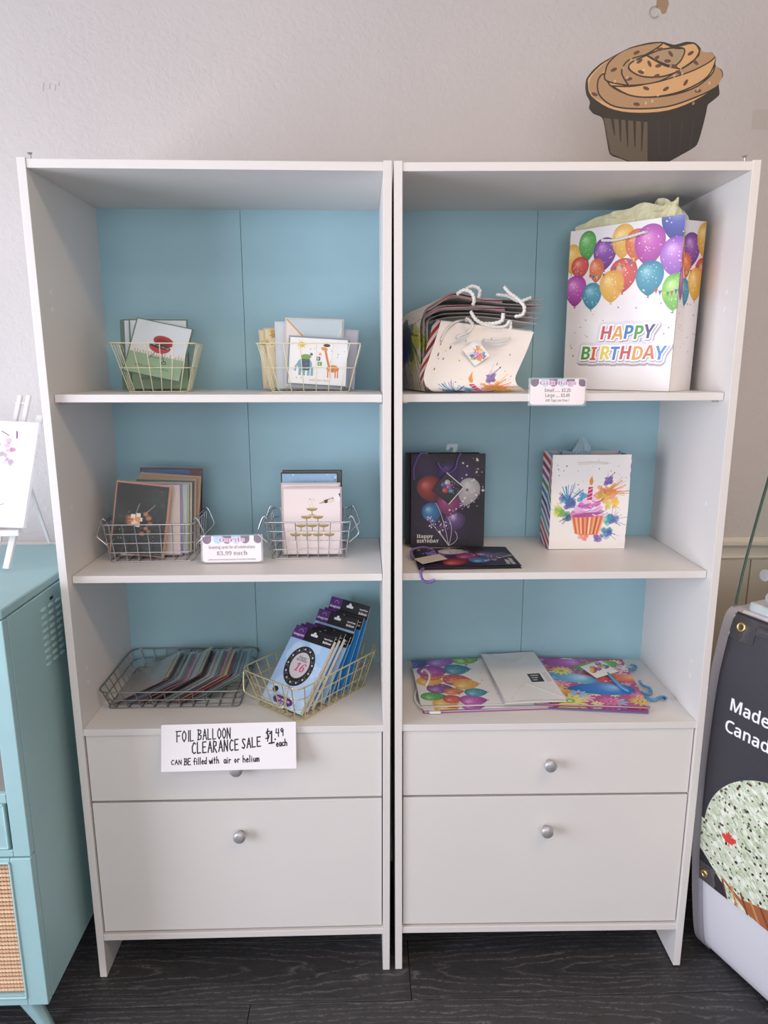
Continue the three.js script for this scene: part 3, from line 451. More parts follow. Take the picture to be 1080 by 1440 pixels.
card('second parchment floral card, hindmost in the baby basket', undefined, 0.122, 0.132, botanT, [0.62, 0.50, 0.34], [0.488, S1 + 0.004, -0.230], [-0.10, 0.05, 0.06], { sleeve: false });
// ---- middle shelf
const kb = { rw: 0.213, rd: 0.172, bw: 0.196, bd: 0.150, h: 0.093, nx: 7, nz: 6, ny: 4, r: 0.0013, rim: 0.0019, corner: 0.012, handles: 'sides' };
wireBasket('chrome_basket', 'chrome wire basket packed with dark cards, beside the price sign', chromeM, kb, [0.156, S2, -0.205], 0.02);
wireBasket('chrome_basket', 'chrome wire basket with the champagne card in front', chromeM, { ...kb, rw: 0.205, bw: 0.178 }, [0.528, S2, -0.220], -0.01);
card('dark campfire card with roasted marshmallows and a copper edge', undefined, 0.120, 0.166, smoreT, [0.58, 0.28, 0.17], [0.122, S2 + 0.006, -0.140], [-0.20, 0.05, -0.12]);
card('pink card with a lilac envelope right behind the campfire card', undefined, 0.138, 0.168, [0.66, 0.58, 0.56], [0.32, 0.24, 0.46], [0.148, S2 + 0.004, -0.166], [-0.20, 0.06, -0.01]);
card('mint edged card behind the pink one', undefined, 0.138, 0.166, [0.46, 0.52, 0.50], [0.36, 0.44, 0.42], [0.160, S2 + 0.004, -0.178], [-0.19, 0.06, -0.03]);
card('olive gold card in the packed chrome basket', undefined, 0.138, 0.166, [0.40, 0.36, 0.12], [0.52, 0.50, 0.40], [0.165, S2 + 0.004, -0.190], [-0.18, 0.06, -0.03]);
card('brown kraft card in the packed chrome basket', undefined, 0.140, 0.172, [0.10, 0.09, 0.08], [0.42, 0.31, 0.19], [0.170, S2 + 0.004, -0.203], [-0.17, 0.05, -0.04]);
card('black card with a kraft border, tilted above the others', undefined, 0.140, 0.178, print(256, 320, (c, w, h) => { c.fillStyle = '#a5835c'; c.fillRect(0, 0, w, h); c.fillStyle = '#1c1a1a'; c.fillRect(w * .07, h * .06, w * .86, h * .9); }), [0.42, 0.31, 0.19], [0.172, S2 + 0.004, -0.216], [-0.16, 0.05, -0.08]);
card('cream card in the packed chrome basket behind the kraft border one', undefined, 0.134, 0.174, [0.60, 0.55, 0.46], [0.58, 0.50, 0.38], [0.176, S2 + 0.004, -0.229], [-0.15, 0.04, -0.02]);
card('blue and maroon card with a round badge, hindmost', undefined, 0.146, 0.192, badgeT, [0.11, 0.02, 0.03], [0.174, S2 + 0.004, -0.246], [-0.14, 0.04, -0.03]);
for (let i = 0; i < 2; i++) card(['blush card printed with a gold champagne tower, front of its basket', 'taller blush champagne card right behind its twin'][i], 'champagne tower cards', 0.136, 0.158 + 0.008 * i, champagneT, [0.62, 0.50, 0.50], [0.537 - 0.004 * i, S2 + 0.004, -0.166 - 0.015 * i], [-0.12, -0.02, 0.005]);
card('blue speckled snow card behind the champagne cards', undefined, 0.134, 0.188, snowT, [0.03, 0.035, 0.035], [0.528, S2 + 0.004, -0.208], [-0.12, 0.0, 0.0]);
card('dark card hindmost in the champagne basket', undefined, 0.140, 0.192, [0.10, 0.11, 0.11], [0.03, 0.035, 0.035], [0.534, S2 + 0.004, -0.222], [-0.11, 0.0, 0.0]);
// price signs in clear holders
function priceSign(label, w, h, tex, pos, rot) {
  const t = thing('price_sign', label, 'price sign', pos); t.rotation.set(...rot, 'YXZ');
  const sh = new THREE.Shape(); const c = h * 0.14; sh.moveTo(-w / 2 + c, 0); sh.lineTo(w / 2 - c, 0); sh.quadraticCurveTo(w / 2, 0, w / 2, c); sh.lineTo(w / 2, h - c); sh.quadraticCurveTo(w / 2, h, w / 2 - c, h); sh.lineTo(-w / 2 + c, h); sh.quadraticCurveTo(-w / 2, h, -w / 2, h - c); sh.lineTo(-w / 2, c); sh.quadraticCurveTo(-w / 2, 0, -w / 2 + c, 0);
  const g = new THREE.ExtrudeGeometry(sh, { depth: 0.001, bevelEnabled: false }); const p = g.attributes.position; for (let i = 0; i < p.count; i++) g.attributes.uv.setXY(i, p.getX(i) / w + 0.5, p.getY(i) / h);
  part('printed_label', g, paperM(tex, 0.5), t); 
  part('clear_holder', merge([tr(box(w + 0.008, h + 0.006, 0.0012), 0, h / 2, 0.0022), tr(box(w + 0.008, h + 0.004, 0.0012), 0, h / 2, -0.0012)]), clearM, t);
  return t;
}
function signTex(title, rows) {
  return print(640, 300, (c, w, h) => {
    c.fillStyle = '#eee3e6'; c.fillRect(0, 0, w, h); const R = w * .065;
    for (let i = 0; i < 6; i++) { const x = w * (.035 + i * .155) - (i === 0 ? 20 : 0) + (i === 5 ? 52 : 0); c.fillStyle = i % 2 === 0 && i ? '#a9cfe0' : i % 2 ? '#a9cfe0' : '#6a3f6e'; c.fillStyle = ['#5f3a62', '#a9cfe0', '#5f3a62', '#a9cfe0', '#5f3a62', '#a9cfe0'][i]; c.fillRect(x, 0, w * .15, h * .12); c.beginPath(); c.ellipse(x + w * .075, h * .12, w * .075, h * .17, 0, 0, Math.PI); c.fill(); }
    c.fillStyle = '#5f3a62'; c.fillRect(w * .88, 0, w * .12, h * .12); c.beginPath(); c.ellipse(w * .95, h * .12, w * .075, h * .17, 0, 0, Math.PI); c.fill();
    c.save(); c.font = 'bold 62px serif'; c.scale(1.55, 1); c.textAlign = 'center'; c.lineWidth = 9; c.strokeStyle = '#f0d9ea'; c.strokeText(title, w / 2 / 1.55, h * .215); c.fillStyle = '#a35a96'; c.fillText(title, w / 2 / 1.55, h * .215); c.restore();
    c.textAlign = 'center'; for (const [t, y, f, sx] of rows) { c.save(); c.fillStyle = '#3a3336'; c.font = f; c.translate(w / 2, h * y); c.scale(sx, 1); c.fillText(t, 0, 0); c.restore(); }
  });
}
priceSign('card price sign reading three ninety-nine, between the chrome baskets', 0.136, 0.062, signTex('Cards', [['Greeting cards for all celebrations', .48, 'bold 48px sans-serif', .64], ['$3.99 each', .73, 'bold 66px serif', 1], ['prices are on the back please do not open packages', .92, 'bold 26px sans-serif', .8]]), [0.3535, S2 + 0.0045, -0.108], [-0.10, 0, 0.012]);
// ---- fixed shelf: flat tray of foil balloons in sleeves, and the gold basket of packets
wireBasket('wire_tray', 'shallow grey wire tray full of clear sleeved foil balloons', greyWireM, { rw: 0.352, rd: 0.262, bw: 0.318, bd: 0.232, h: 0.05, nx: 10, nz: 8, ny: 2, r: 0.0015, rim: 0.002, corner: 0.028, both: true }, [0.197, BT, -0.214], 0);
const foils = [[.08, .08, .08], [.42, .42, .42], [.18, .36, .32], [.46, .43, .40], [.55, .14, .16], [.16, .26, .45], [.62, .62, .61], [.40, .12, .26], [.52, .44, .18], [.08, .13, .22], [.68, .66, .63], [.20, .40, .48], [.62, .30, .38], [.03, .03, .035]].map((c, i) => std(c, 0.25 + 0.03 * (i % 4), { clearcoat: 0.6, clearcoatRoughness: 0.15, metalness: i % 3 === 0 ? 0.5 : 0.1 }));
const foilNames = ['black', 'mid grey', 'sea green', 'warm grey', 'red', 'slate blue', 'silver', 'plum', 'gold', 'navy', 'pale silver', 'teal', 'rose pink', 'jet black'];
for (let i = 0; i < 40; i++) {
  const x = i < 14 ? 0.042 + i * 0.0044 : 0.1245 + (i - 14) * 0.0048, ang = (i < 14 ? 25 : 29) * D2R, L = 0.138 + rr(-.008, .006);
  const t = thing('foil_balloon_pack', `${foilNames[(i * 5 + 3) % foils.length]} foil balloon in a clear sleeve, fanned in the grey wire tray`, 'balloon pack', [x, BT + 0.0055, -0.200 + rr(-.010, .010)], 0, 'foil balloons in the grey tray'); t.rotation.set(0, 0.04, ang, 'YXZ');
  const m = foils[(i * 5 + 3) % foils.length];
  part('folded_foil', rbox(L, 0.0011, 0.156 + rr(-.012, .008), 0.0004), m, t, [L / 2, 0.0006, 0]);
  part('clear_sleeve', new THREE.PlaneGeometry(L + 0.006, 0.166).rotateX(-Math.PI / 2), sleeveM, t, [L / 2 + 0.002, 0.0013, 0]);
}
const gp = [0.530, BT, -0.160], gt = -39.2 * D2R;
wireBasket('gold_basket', 'gold wire basket of foil balloon packets, turned askew', goldWireM, { rw: 0.196, rd: 0.300, bw: 0.150, bd: 0.245, h: 0.098, nx: 6, nz: 9, ny: 3, r: 0.0014, rim: 0.002, corner: 0.026, handles: 'ends', both: true }, gp, gt);
const gAt = (x, y, z) => V(x, y, z).applyAxisAngle(V(0, 1, 0), gt).add(V(...gp));
const packSpec = [[0, .110, 41, pack16T, 'packet showing a round black balloon with the number 16', .20], [0, .092, 41, packStarT, 'foil balloon packet directly behind the number 16 one', .198], [.002, .074, 41, packBlueT, 'blue foil balloon packet third in the gold basket', .196], [.008, .038, 37, packStarT, 'foil balloon packet with a gold star in the gold basket', .172], [.008, .018, 35, packBlueT, 'low blue foil balloon packet in the gold basket', .172], [-.002, -.004, 32, packStarT, 'foil balloon packet with a raised black header in the gold basket', .200], [.006, -.028, 29, packBlueT, 'foil balloon packet in front of the tall blue one', .196], [.008, -.052, 26, packBlueT, 'tall blue foil balloon packet at the back of the gold basket', .218]];
packSpec.forEach(([x, z, lean, tex, label, h], i) => {
  const p = gAt(x, 0.0115, z), t = thing('balloon_packet', label, 'balloon packet', p.toArray()); t.rotation.set(-lean * D2R, gt, 0, 'YXZ');
  const w = 0.134, cream = std([0.70, 0.65, 0.54], 0.7);
  part('header_card', box(w, h, 0.0012), [cream, cream, cream, cream, paperM(tex, 0.35, { clearcoat: 0.4 }), cream], t, [0, h / 2, 0.0050]);
  part('folded_balloon', i < 3 ? rbox(w - 0.001, h * 0.94, 0.0095, 0.001, 2) : rbox(w - 0.012, h * 0.78, 0.0065, 0.002, 2), i < 3 || i % 2 ? cream : std([0.45, 0.52, 0.62], 0.35), t, [0, i < 3 ? h * 0.47 : h * 0.41, i < 3 ? -0.0005 : 0.0010]);
});
// hand-lettered sale sign hanging over the drawer
const GL = { F: [[[0, 0], [0, 1]], [[-.15, .02], [.75, 0]], [[0, .45], [.5, .43]]], O: [[[.35, 0], [.05, .3], [.05, .7], [.35, 1], [.65, .7], [.68, .3], [.35, 0]]], I: [[[.2, 0], [.2, 1]]], L: [[[0, 0], [.02, 1], [.6, .96]]], B: [[[.05, 0], [0, 1]], [[-.1, .05], [.5, .08], [.5, .35], [.05, .48], [.6, .6], [.5, .92], [-.1, 1]]], A: [[[0, 1], [.35, 0], [.7, 1]], [[.12, .62], [.58, .6]]], N: [[[0, 1], [.02, 0], [.6, 1], [.62, 0]]], C: [[[.65, .12], [.35, 0], [.05, .4], [.1, .85], [.4, 1], [.65, .9]]], E: [[[.6, 0], [0, .03], [.02, 1], [.62, .97]], [[0, .48], [.48, .46]]], R: [[[0, 1], [.03, 0], [.5, .1], [.5, .4], [.05, .52], [.6, 1.05]]], S: [[[.6, .1], [.3, 0], [.08, .2], [.3, .48], [.55, .7], [.35, 1], [.02, .9]]], $: [[[.6, .15], [.25, .12], [.1, .3], [.5, .6], [.4, .88], [.02, .85]], [[.32, -.12], [.3, 1.15]]], 1: [[[.1, .2], [.32, 0], [.32, 1]], [[.02, 1], [.62, .94]]], '.': [[[.1, .95], [.13, 1]]], 4: [[[.08, 0], [.02, .55], [.6, .5]], [[.5, 0], [.48, 1]]], 9: [[[.5, .2], [.25, 0], [.05, .25], [.25, .48], [.5, .2], [.48, 1]]],
  a: [[[.5, .5], [.2, .42], [.05, .75], [.2, 1], [.48, .8], [.5, .45], [.55, 1]]], e: [[[.05, .72], [.5, .66], [.3, .42], [.05, .7], [.2, 1], [.52, .92]]], c: [[[.5, .5], [.2, .45], [.05, .75], [.25, 1], [.52, .9]]], h: [[[.05, 0], [.05, 1]], [[.05, .65], [.3, .45], [.48, .6], [.5, 1]]], f: [[[.5, .05], [.25, .02], [.2, .3], [.2, 1]], [[0, .5], [.45, .48]]], i: [[[.1, .48], [.1, 1]], [[.1, .22], [.11, .25]]], l: [[[.1, 0], [.1, 1]]], d: [[[.45, .55], [.15, .5], [.05, .8], [.2, 1], [.48, .8]], [[.5, 0], [.5, 1]]], w: [[[0, .48], [.15, 1], [.3, .6], [.45, 1], [.62, .46]]], t: [[[.2, .1], [.2, 1]], [[0, .45], [.4, .44]]], r: [[[.05, .48], [.06, 1]], [[.06, .65], [.25, .46], [.42, .5]]], o: [[[.25, .45], [.05, .7], [.25, 1], [.48, .72], [.25, .45]]], u: [[[.05, .48], [.08, .95], [.35, .98], [.48, .5]], [[.48, .48], [.5, 1]]], m: [[[.03, .48], [.04, 1]], [[.04, .62], [.2, .46], [.3, .6], [.3, 1]], [[.3, .62], [.46, .46], [.58, .6], [.6, 1]]] };
function write(c, text, x, y, s, lw, adv = 0.8, drop = 0, xs = 1) { for (const ch of text) { if (ch !== ' ') for (const st of GL[ch] || []) { c.strokeStyle = '#26222a'; c.lineWidth = lw; c.lineCap = c.lineJoin = 'round'; c.beginPath(); st.forEach(([a, b], i) => { const X = x + a * s * .9 * xs, Y = y + b * s; i ? c.lineTo(X, Y) : c.moveTo(X, Y); }); c.stroke(); } x += s * xs * (ch === ' ' ? .45 : 'Iil.'.includes(ch) ? adv * .5 : ch >= 'a' ? adv * .82 : adv); y += drop; } return x; }
const saleT = print(1080, 360, (c, w, h) => { c.fillStyle = '#efeaee'; c.fillRect(0, 0, w, h); write(c, 'FOIL', 125, 52, 82, 9, .86, -1.5, .6); write(c, 'BALLOON', 295, 42, 80, 9, .86, -1, .56); write(c, 'CLEARANCE', 245, 142, 84, 10, .88, -2.2, .58); write(c, 'SALE', 645, 122, 74, 10, .86, -4, .64); write(c, '$', 835, 58, 76, 9, .8, 0, .8); write(c, '1', 862, 70, 92, 12, .8, 0, .8); write(c, '.', 906, 72, 62, 12); write(c, '49', 918, 52, 58, 9, .8, -4, .8); write(c, 'each', 920, 138, 50, 9, .78, -2, .72); write(c, 'CAN', 80, 272, 34, 7, .9); write(c, 'BE filled with', 186, 262, 50, 8, .74, -.6, .74); write(c, 'air or helium', 498, 256, 50, 8, .78, -.6, .80); });
{ const p = U(322, 1083, 'z', 0.0325), t = thing('sale_sign', 'hand-lettered paper sign for the foil balloon clearance sale', 'paper sign', [p.x, p.y, 0.0325]); t.rotation.set(-0.27, 0, 0.010);
  part('lettered_sheet', box(0.306, 0.105, 0.0006), [whitePaper, whitePaper, whitePaper, whitePaper, paperM(saleT, 0.6), whitePaper], t, [0, 0.0525, 0]); }
// ------------------------------------------------------------------ gift bags
function rope(pts, r, mat, parent, name = 'rope_handle') {           // twisted cord along a curve
  const curve = new THREE.CatmullRomCurve3(pts), n = Math.max(24, Math.round(curve.getLength() / 0.0022)), g = new THREE.TubeGeometry(curve, n, r, 7), p = g.attributes.position;
  const c = curve.getSpacedPoints(n);
  for (let i = 0; i <= n; i++) for (let k = 0; k <= 7; k++) { const j = i * 8 + k, s = 1 + 0.22 * Math.sin(i * 1.9 + k * PI2 / 7 * 2), q = V().fromBufferAttribute(p, j).sub(c[i]).multiplyScalar(s).add(c[i]); p.setXYZ(j, q.x, q.y, q.z); }
  g.computeVertexNormals(); return part(name, g, mat, parent);
}
function sheetGeo(rows, cols, fn, th = 0.0009) {                       // paper surface fn(u, v) -> Vector3 given thickness
  const pos = [], uv = [], idx = [], N = (rows + 1) * (cols + 1), P = [];
  for (let j = 0; j <= rows; j++) for (let i = 0; i <= cols; i++) { P.push(fn(i / cols, j / rows)); uv.push(i / cols, j / rows); }
  const at = (i, j) => P[Math.min(rows, Math.max(0, j)) * (cols + 1) + Math.min(cols, Math.max(0, i))];
  const nr = [];
  for (let j = 0; j <= rows; j++) for (let i = 0; i <= cols; i++) nr.push(at(i + 1, j).clone().sub(at(i - 1, j)).cross(at(i, j + 1).clone().sub(at(i, j - 1))).normalize());
  for (const s of [0.5, -0.5]) P.forEach((q, k) => { const w = q.clone().addScaledVector(nr[k], s * th); pos.push(w.x, w.y, w.z); });
  for (let j = 0; j < rows; j++) for (let i = 0; i < cols; i++) { const a = j * (cols + 1) + i, b = a + 1, c = a + cols + 1, d = c + 1; idx.push(a, b, d, a, d, c, N + a, N + d, N + b, N + a, N + c, N + d); }
  const wall = (a, b) => idx.push(a, N + a, N + b, a, N + b, b);
  for (let i = 0; i < cols; i++) { wall(i + 1, i); wall(rows * (cols + 1) + i, rows * (cols + 1) + i + 1); }
  for (let j = 0; j < rows; j++) { wall(j * (cols + 1), (j + 1) * (cols + 1)); wall((j + 1) * (cols + 1) + cols, j * (cols + 1) + cols); }
  const g = new THREE.BufferGeometry(); g.setAttribute('position', new THREE.Float32BufferAttribute(pos, 3)); g.setAttribute('uv', new THREE.Float32BufferAttribute([...uv, ...uv], 2)); g.setIndex(idx); g.computeVertexNormals(); return g;
}
const bendy = (k) => { const s = k * 7.3; return (u, v) => 0.0016 * Math.sin(u * 7 + s) * Math.sin(v * 5 + s * 1.7) + 0.0010 * Math.sin(u * 13 + v * 9 + s); };
// an open upright bag; local origin at the middle of its front bottom edge, front facing +z
function giftBag(name, label, { w, h, d, front, side, inside = whitePaper, k = 1, flare = 0, fold = 0.3 }, pos, turn, group) {
  const t = thing(name, label, 'gift bag', pos, turn, group), wob = bendy(k);
  const fx = (v) => 1 + flare * v;
  part('front_panel', sheetGeo(16, 12, (u, v) => V((u - 0.5) * w * fx(v), v * h, wob(u, v) * Math.min(1, v * 3))), front, t);
  part('back_panel', sheetGeo(8, 8, (u, v) => V((u - 0.5) * w * fx(v), v * h, -d)), inside, t);
  for (const s of [1, -1]) part('side_panel', sheetGeo(14, 8, (u, v) => { const q = s > 0 ? u : 1 - u, crease = (1 - Math.abs(q - 0.5) * 2) * fold * d * Math.max(0, v - 0.22) / 0.78; return V(s * (w / 2 * fx(v) - crease), v * h, -q * d); }), side, t);
  part('bottom_panel', tr(box(w - 0.002, 0.001, d - 0.002), 0, 0.0008, -d / 2), inside, t);
  return t;
}
const bdayM = paperM(bdayT, 0.35), bdaySideM = paperM(bdaySideT, 0.35);
{ const th = -47 * D2R, w = 0.262, h = 0.365, d = 0.112, fr = V(1.334, S1 + ry(1.32), -0.064);
  const mid = fr.clone().add(V(-w / 2 * Math.cos(th), 0, w / 2 * Math.sin(th)));
  const t = giftBag('gift_bag', 'large white gift bag with balloons and HAPPY BIRTHDAY lettering, yellow tissue on top', { w, h, d, front: bdayM, side: bdaySideM, k: 1, flare: 0.03, fold: 0.22 }, [mid.x, mid.y + 0.001, mid.z], th);
  t.rotation.set(0, th, 0);
  rope([V(-0.05, h - 0.028, -0.003), V(-0.05, h - 0.030, 0.004), V(-0.02, h - 0.034, 0.007), V(0.02, h - 0.031, 0.008), V(0.052, h - 0.026, 0.006), V(0.055, h - 0.026, -0.003)], 0.0032, ropeM, t);
  // crumpled tissue standing in the bag
  const ts = thing('tissue_paper', 'crumpled pale yellow tissue paper in the large birthday bag', 'tissue paper', [mid.x, mid.y + h - 0.05, mid.z], th);
  const tm = new THREE.MeshPhysicalMaterial({ color: new THREE.Color().setRGB(1.0, 0.96, 0.68), roughness: 0.85, transmission: 0.35, thickness: 0, side: THREE.DoubleSide, flatShading: true });
  const tops = [[[-.150, .066], [-.132, .084], [-.10, .108], [-.06, .116], [-.03, .122], [.0, .134], [.02, .138], [.05, .12], [.085, .10], [.112, .06]], [[-.118, .05], [-.08, .078], [-.04, .085], [0, .11], [.022, .142], [.042, .158], [.058, .152], [.076, .115], [.095, .095], [.11, .05]], [[-.10, .055], [-.07, .085], [-.03, .078], [.01, .074], [.04, .09], [.06, .08], [.08, .098], [.095, .10], [.105, .085], [.112, .05]], [[-.05, .05], [-.02, .07], [.02, .09], [.05, .10], [.068, .115], [.082, .13], [.098, .136], [.094, .11], [.104, .08], [.112, .05]]];
  tops.forEach((top, li) => { const z = [-0.040, -0.070, -0.020, -0.055][li], cv = new THREE.SplineCurve(top.map(([a, b]) => new THREE.Vector2(a, b)));
    part('tissue_sheet', sheetGeo(7, 22, (u, v) => { const p = cv.getPoint(u), q = Math.sin(u * 21 + li * 2) * 0.5 + Math.sin(u * 37 + v * 6 + li) * 0.3; const py = p.y < 0.06 ? p.y : 0.06 + (p.y - 0.06) * 0.48; return V(p.x * (0.86 + 0.14 * v), py * v + 0.003 * q * (v < 1 ? 1 : 0), z + 0.018 * q * v * (1 - 0.3 * v) + (li === 2 ? -0.012 * v * v : 0.008 * Math.sin(v * 4 + li))); }, 0.0004), tm, ts); });
}
const cupM = paperM(cupT, 0.4), rainbowM = paperM(rainbowT, 0.4), redStripeM = paperM(redStripeT, 0.4);
{ const t = giftBag('gift_bag', 'white gift bag with a watercolour cupcake standing upright, rainbow striped sides', { w: 0.193, h: 0.238, d: 0.082, front: cupM, side: rainbowM, k: 2.2, flare: 0.02, fold: 0.12 }, [1.2215, S2 + ry(1.22) + 0.001, -0.205], 0.01);
  rope([V(-0.034, 0.217, -0.004), V(-0.034, 0.217, 0.003), V(0, 0.219, 0.005), V(0.036, 0.217, 0.003), V(0.036, 0.217, -0.004)], 0.0022, ropeM, t);
  const ts = thing('tissue_paper', 'pale blue tissue paper peak in the watercolour cupcake bag', 'tissue paper', [1.190, S2 + 0.19, -0.245], 0);
  const tm = new THREE.MeshPhysicalMaterial({ color: new THREE.Color().setRGB(0.42, 0.56, 0.62), roughness: 0.85, transmission: 0.35, thickness: 0, side: THREE.DoubleSide, flatShading: true });
  for (const [z, hh] of [[0.012, 0.098], [-0.012, 0.088]]) part('tissue_sheet', sheetGeo(6, 10, (u, v) => V((u - 0.5) * 0.082 * (1.05 - 0.25 * v), v * (0.057 + (hh - 0.057) * Math.max(0, 1 - Math.abs(u - 0.72) * 2.4)), z + 0.006 * Math.sin(u * 9 + v * 5) * v), 0.0004), tm, ts);
}
// black balloon bags: two standing, one lying flat on the shelf
const nightM = paperM(nightT, 0.5), blackM = std([0.012, 0.010, 0.014], 0.55, { side: THREE.DoubleSide }), purpleM = std([0.19, 0.12, 0.36], 0.85);
const tagM = paperM(print(220, 220, (c, w, h) => { c.fillStyle = '#e6e2e0'; c.fillRect(0, 0, w, h); c.fillStyle = '#1d1722'; c.fillRect(0, 0, w - 9, h - 9); balloon(c, 110, 55, 26, 30, HUE.blue, 0, false); balloon(c, 150, 70, 26, 32, ['#f2efea', '#d6d2cf', '#a9a5a8'], 0, false); balloon(c, 80, 100, 28, 30, HUE.red, 0, false); balloon(c, 130, 105, 26, 30, HUE.magenta, 0, false); balloon(c, 110, 145, 24, 26, HUE.teal, 0, false); for (let i = 0; i < 30; i++) star(c, rr(110, 200), rr(90, 200), rr(2, 6), '#e8e4ee'); }), 0.4);
const nightSize = { w: 0.186, h: 0.236, d: 0.010, front: nightM, side: blackM, inside: blackM, fold: 0.05 };
{ const a = giftBag('gift_bag', 'black gift bag with shiny balloons and stars, standing in front with a square tag', { ...nightSize, k: 3.1 }, [0.8735, S2 + ry(.87) + 0.003, -0.238], 0); a.rotation.set(-0.05, 0, 0);
  rope([V(-0.086, 0.172, 0.003), V(-0.087, 0.20, 0.006), V(-0.078, 0.226, 0.006), V(-0.068, 0.238, 0.004), V(-0.056, 0.238, 0), V(-0.05, 0.233, -0.004)], 0.0026, purpleM, a);
  rope([V(-0.028, 0.216, 0.003), V(-0.018, 0.200, 0.006), V(0.002, 0.190, 0.007), V(0.016, 0.200, 0.007), V(0.022, 0.222, 0.006), V(0.030, 0.238, 0.002)], 0.0026, purpleM, a);
  const tg = part('gift_tag', box(0.058, 0.058, 0.001), [whitePaper, whitePaper, whitePaper, whitePaper, tagM, whitePaper], a, [-0.001, 0.150, 0.0085], [0.02, 0, Math.PI / 4 + 0.08]);
  const b = giftBag('gift_bag', 'plain black gift bag edge showing behind the balloon bag, clear hanger above it', { ...nightSize, k: 4.2, front: blackM }, [0.862, S2 + ry(.86) + 0.003, -0.262], 0); b.rotation.set(-0.05, 0, 0);
  const hs = new THREE.Shape(); hs.moveTo(-.012, 0); hs.lineTo(.014, 0); hs.lineTo(.014, .026); hs.lineTo(-.010, .026); hs.quadraticCurveTo(-.016, .022, -.016, .010); hs.lineTo(-.008, .010); hs.quadraticCurveTo(-.006, .018, 0, .018); hs.quadraticCurveTo(.006, .014, 0, .006); hs.lineTo(-.012, 0);
  part('clear_hanger', new THREE.ExtrudeGeometry(hs, { depth: 0.0008, bevelEnabled: false }), hazyClearM, b, [0.024, 0.232, -0.004]);
}
{ const t = thing('gift_bag', 'black gift bag with balloons lying flat at the front of the middle shelf', 'gift bag', [0.9015, S2 + ry(.9) + 0.001, -0.128], 0.02);
  part('front_panel', sheetGeo(8, 10, (u, v) => V((0.5 - v) * 0.236, 0.006 + 0.0015 * Math.sin(v * 6), (0.5 - u) * 0.166)), nightM, t);
  part('back_panel', tr(box(0.236, 0.001, 0.168), 0, 0.001, 0), blackM, t); part('folded_gusset', tr(rbox(0.232, 0.0036, 0.164, 0.0012), 0, 0.0032, 0), blackM, t);
  const tg = part('gift_tag', box(0.064, 0.001, 0.044), std([0.62, 0.56, 0.46], 0.6), t, [-0.086, 0.013, 0.040], [0, 0.35, 0.08]);
  rope([V(-0.070, 0.009, -0.05), V(-0.09, 0.018, -0.045), V(-0.122, 0.016, -0.03), V(-0.127, 0.006, -0.005), V(-0.123, 0.004, 0.01)], 0.0027, purpleM, t);
  rope([V(-0.050, 0.009, 0.005), V(-0.075, 0.016, 0.012), V(-0.09, 0.013, 0.0), V(-0.07, 0.014, -0.02)], 0.0027, purpleM, t);
  rope([V(-0.108, 0.003, 0.086), V(-0.114, 0.004, 0.100), V(-0.116, -0.001, 0.1125), V(-0.113, -0.012, 0.1155), V(-0.104, -0.019, 0.116), V(-0.094, -0.019, 0.116), V(-0.084, -0.014, 0.116)], 0.003, purpleM, t);
}
// ---- bags lying flat on the fixed shelf
const flatTop = (u, v, w, d) => V((u - 0.5) * w, 0, (0.5 - v) * d);
function flatBag(label, w, d, y, front, edge, pos, turn, layers, group) {
  const t = thing('gift_bag', label, 'gift bag', [pos[0], y + ry(pos[0]) - ry(1.1) + 0.0004, pos[1]], turn, group); t.rotation.set(0, turn, 0.0058, 'ZYX');
  for (let i = 0; i < layers; i++) part(i ? 'inner_fold' : 'back_panel', tr(rbox(w - 0.004 * i, 0.0014, d - 0.003 * i, 0.0005), 0.001 * i, 0.001 + i * 0.0019, 0), edge[i % edge.length], t);
  part('front_panel', sheetGeo(8, 10, (u, v) => { const p = flatTop(u, v, w, d); p.y = layers * 0.0019 + 0.0016 + 0.0012 * Math.sin(u * 5 + v * 4 + w * 40); return p; }), front, t);
  return t;
}
const YB = BT + ry(1.1) + 0.0006, turnM = (m) => { const c = m.clone(); c.map = m.map.clone(); c.map.center.set(0.5, 0.5); c.map.rotation = Math.PI / 2; return c; };
const magE = std([0.40, 0.10, 0.30], 0.45), blueE = std([0.12, 0.22, 0.45], 0.45), whiteE = std([0.72, 0.70, 0.68], 0.55);
flatBag('balloon print gift bag lying lowest in the left of the flat stack', 0.330, 0.262, YB, turnM(bdayM), [magE, whiteE, blueE], [0.962, -0.186], 0.03, 3);
const fb = flatBag('white gift bag with balloons and birthday lettering lying flat, white rope handle', 0.350, 0.258, YB + 0.0098, turnM(bdayM), [whiteE, whiteE], [0.968, -0.193], 0.02, 2);
rope([V(-0.155, 0.004, -0.055), V(-0.148, 0.010, -0.058), V(-0.138, 0.013, -0.03), V(-0.140, 0.012, 0.0), V(-0.146, 0.010, 0.018), V(-0.151, 0.004, 0.022)], 0.0032, ropeM, fb);
rope([V(-0.172, -0.006, 0.02), V(-0.181, -0.005, 0.05), V(-0.182, -0.006, 0.085), V(-0.168, -0.006, 0.12), V(-0.155, -0.006, 0.128)], 0.0030, ropeM, fb);
part('rope_end', tr(rbox(0.028, 0.006, 0.010, 0.002), -0.142, -0.006, 0.140), ropeM, fb);
flatBag('flower print gift bag lying lowest on the right of the flat stack', 0.270, 0.268, YB, paperM(flowerT, 0.3), [blueE, magE], [1.222, -0.178], -0.14, 3);
const ff = flatBag('bright flower and balloon gift bag lying flat with blue rope handles', 0.272, 0.270, YB + 0.0098, paperM(flowerT, 0.28), [magE, whiteE], [1.222, -0.182], -0.12, 2);
const blueRopeM = std([0.10, 0.30, 0.52], 0.8);
rope([V(0.070, 0.006, -0.050), V(0.074, 0.011, -0.03), V(0.082, 0.012, 0.01), V(0.094, 0.010, 0.05), V(0.105, 0.008, 0.062)], 0.0036, blueRopeM, ff);
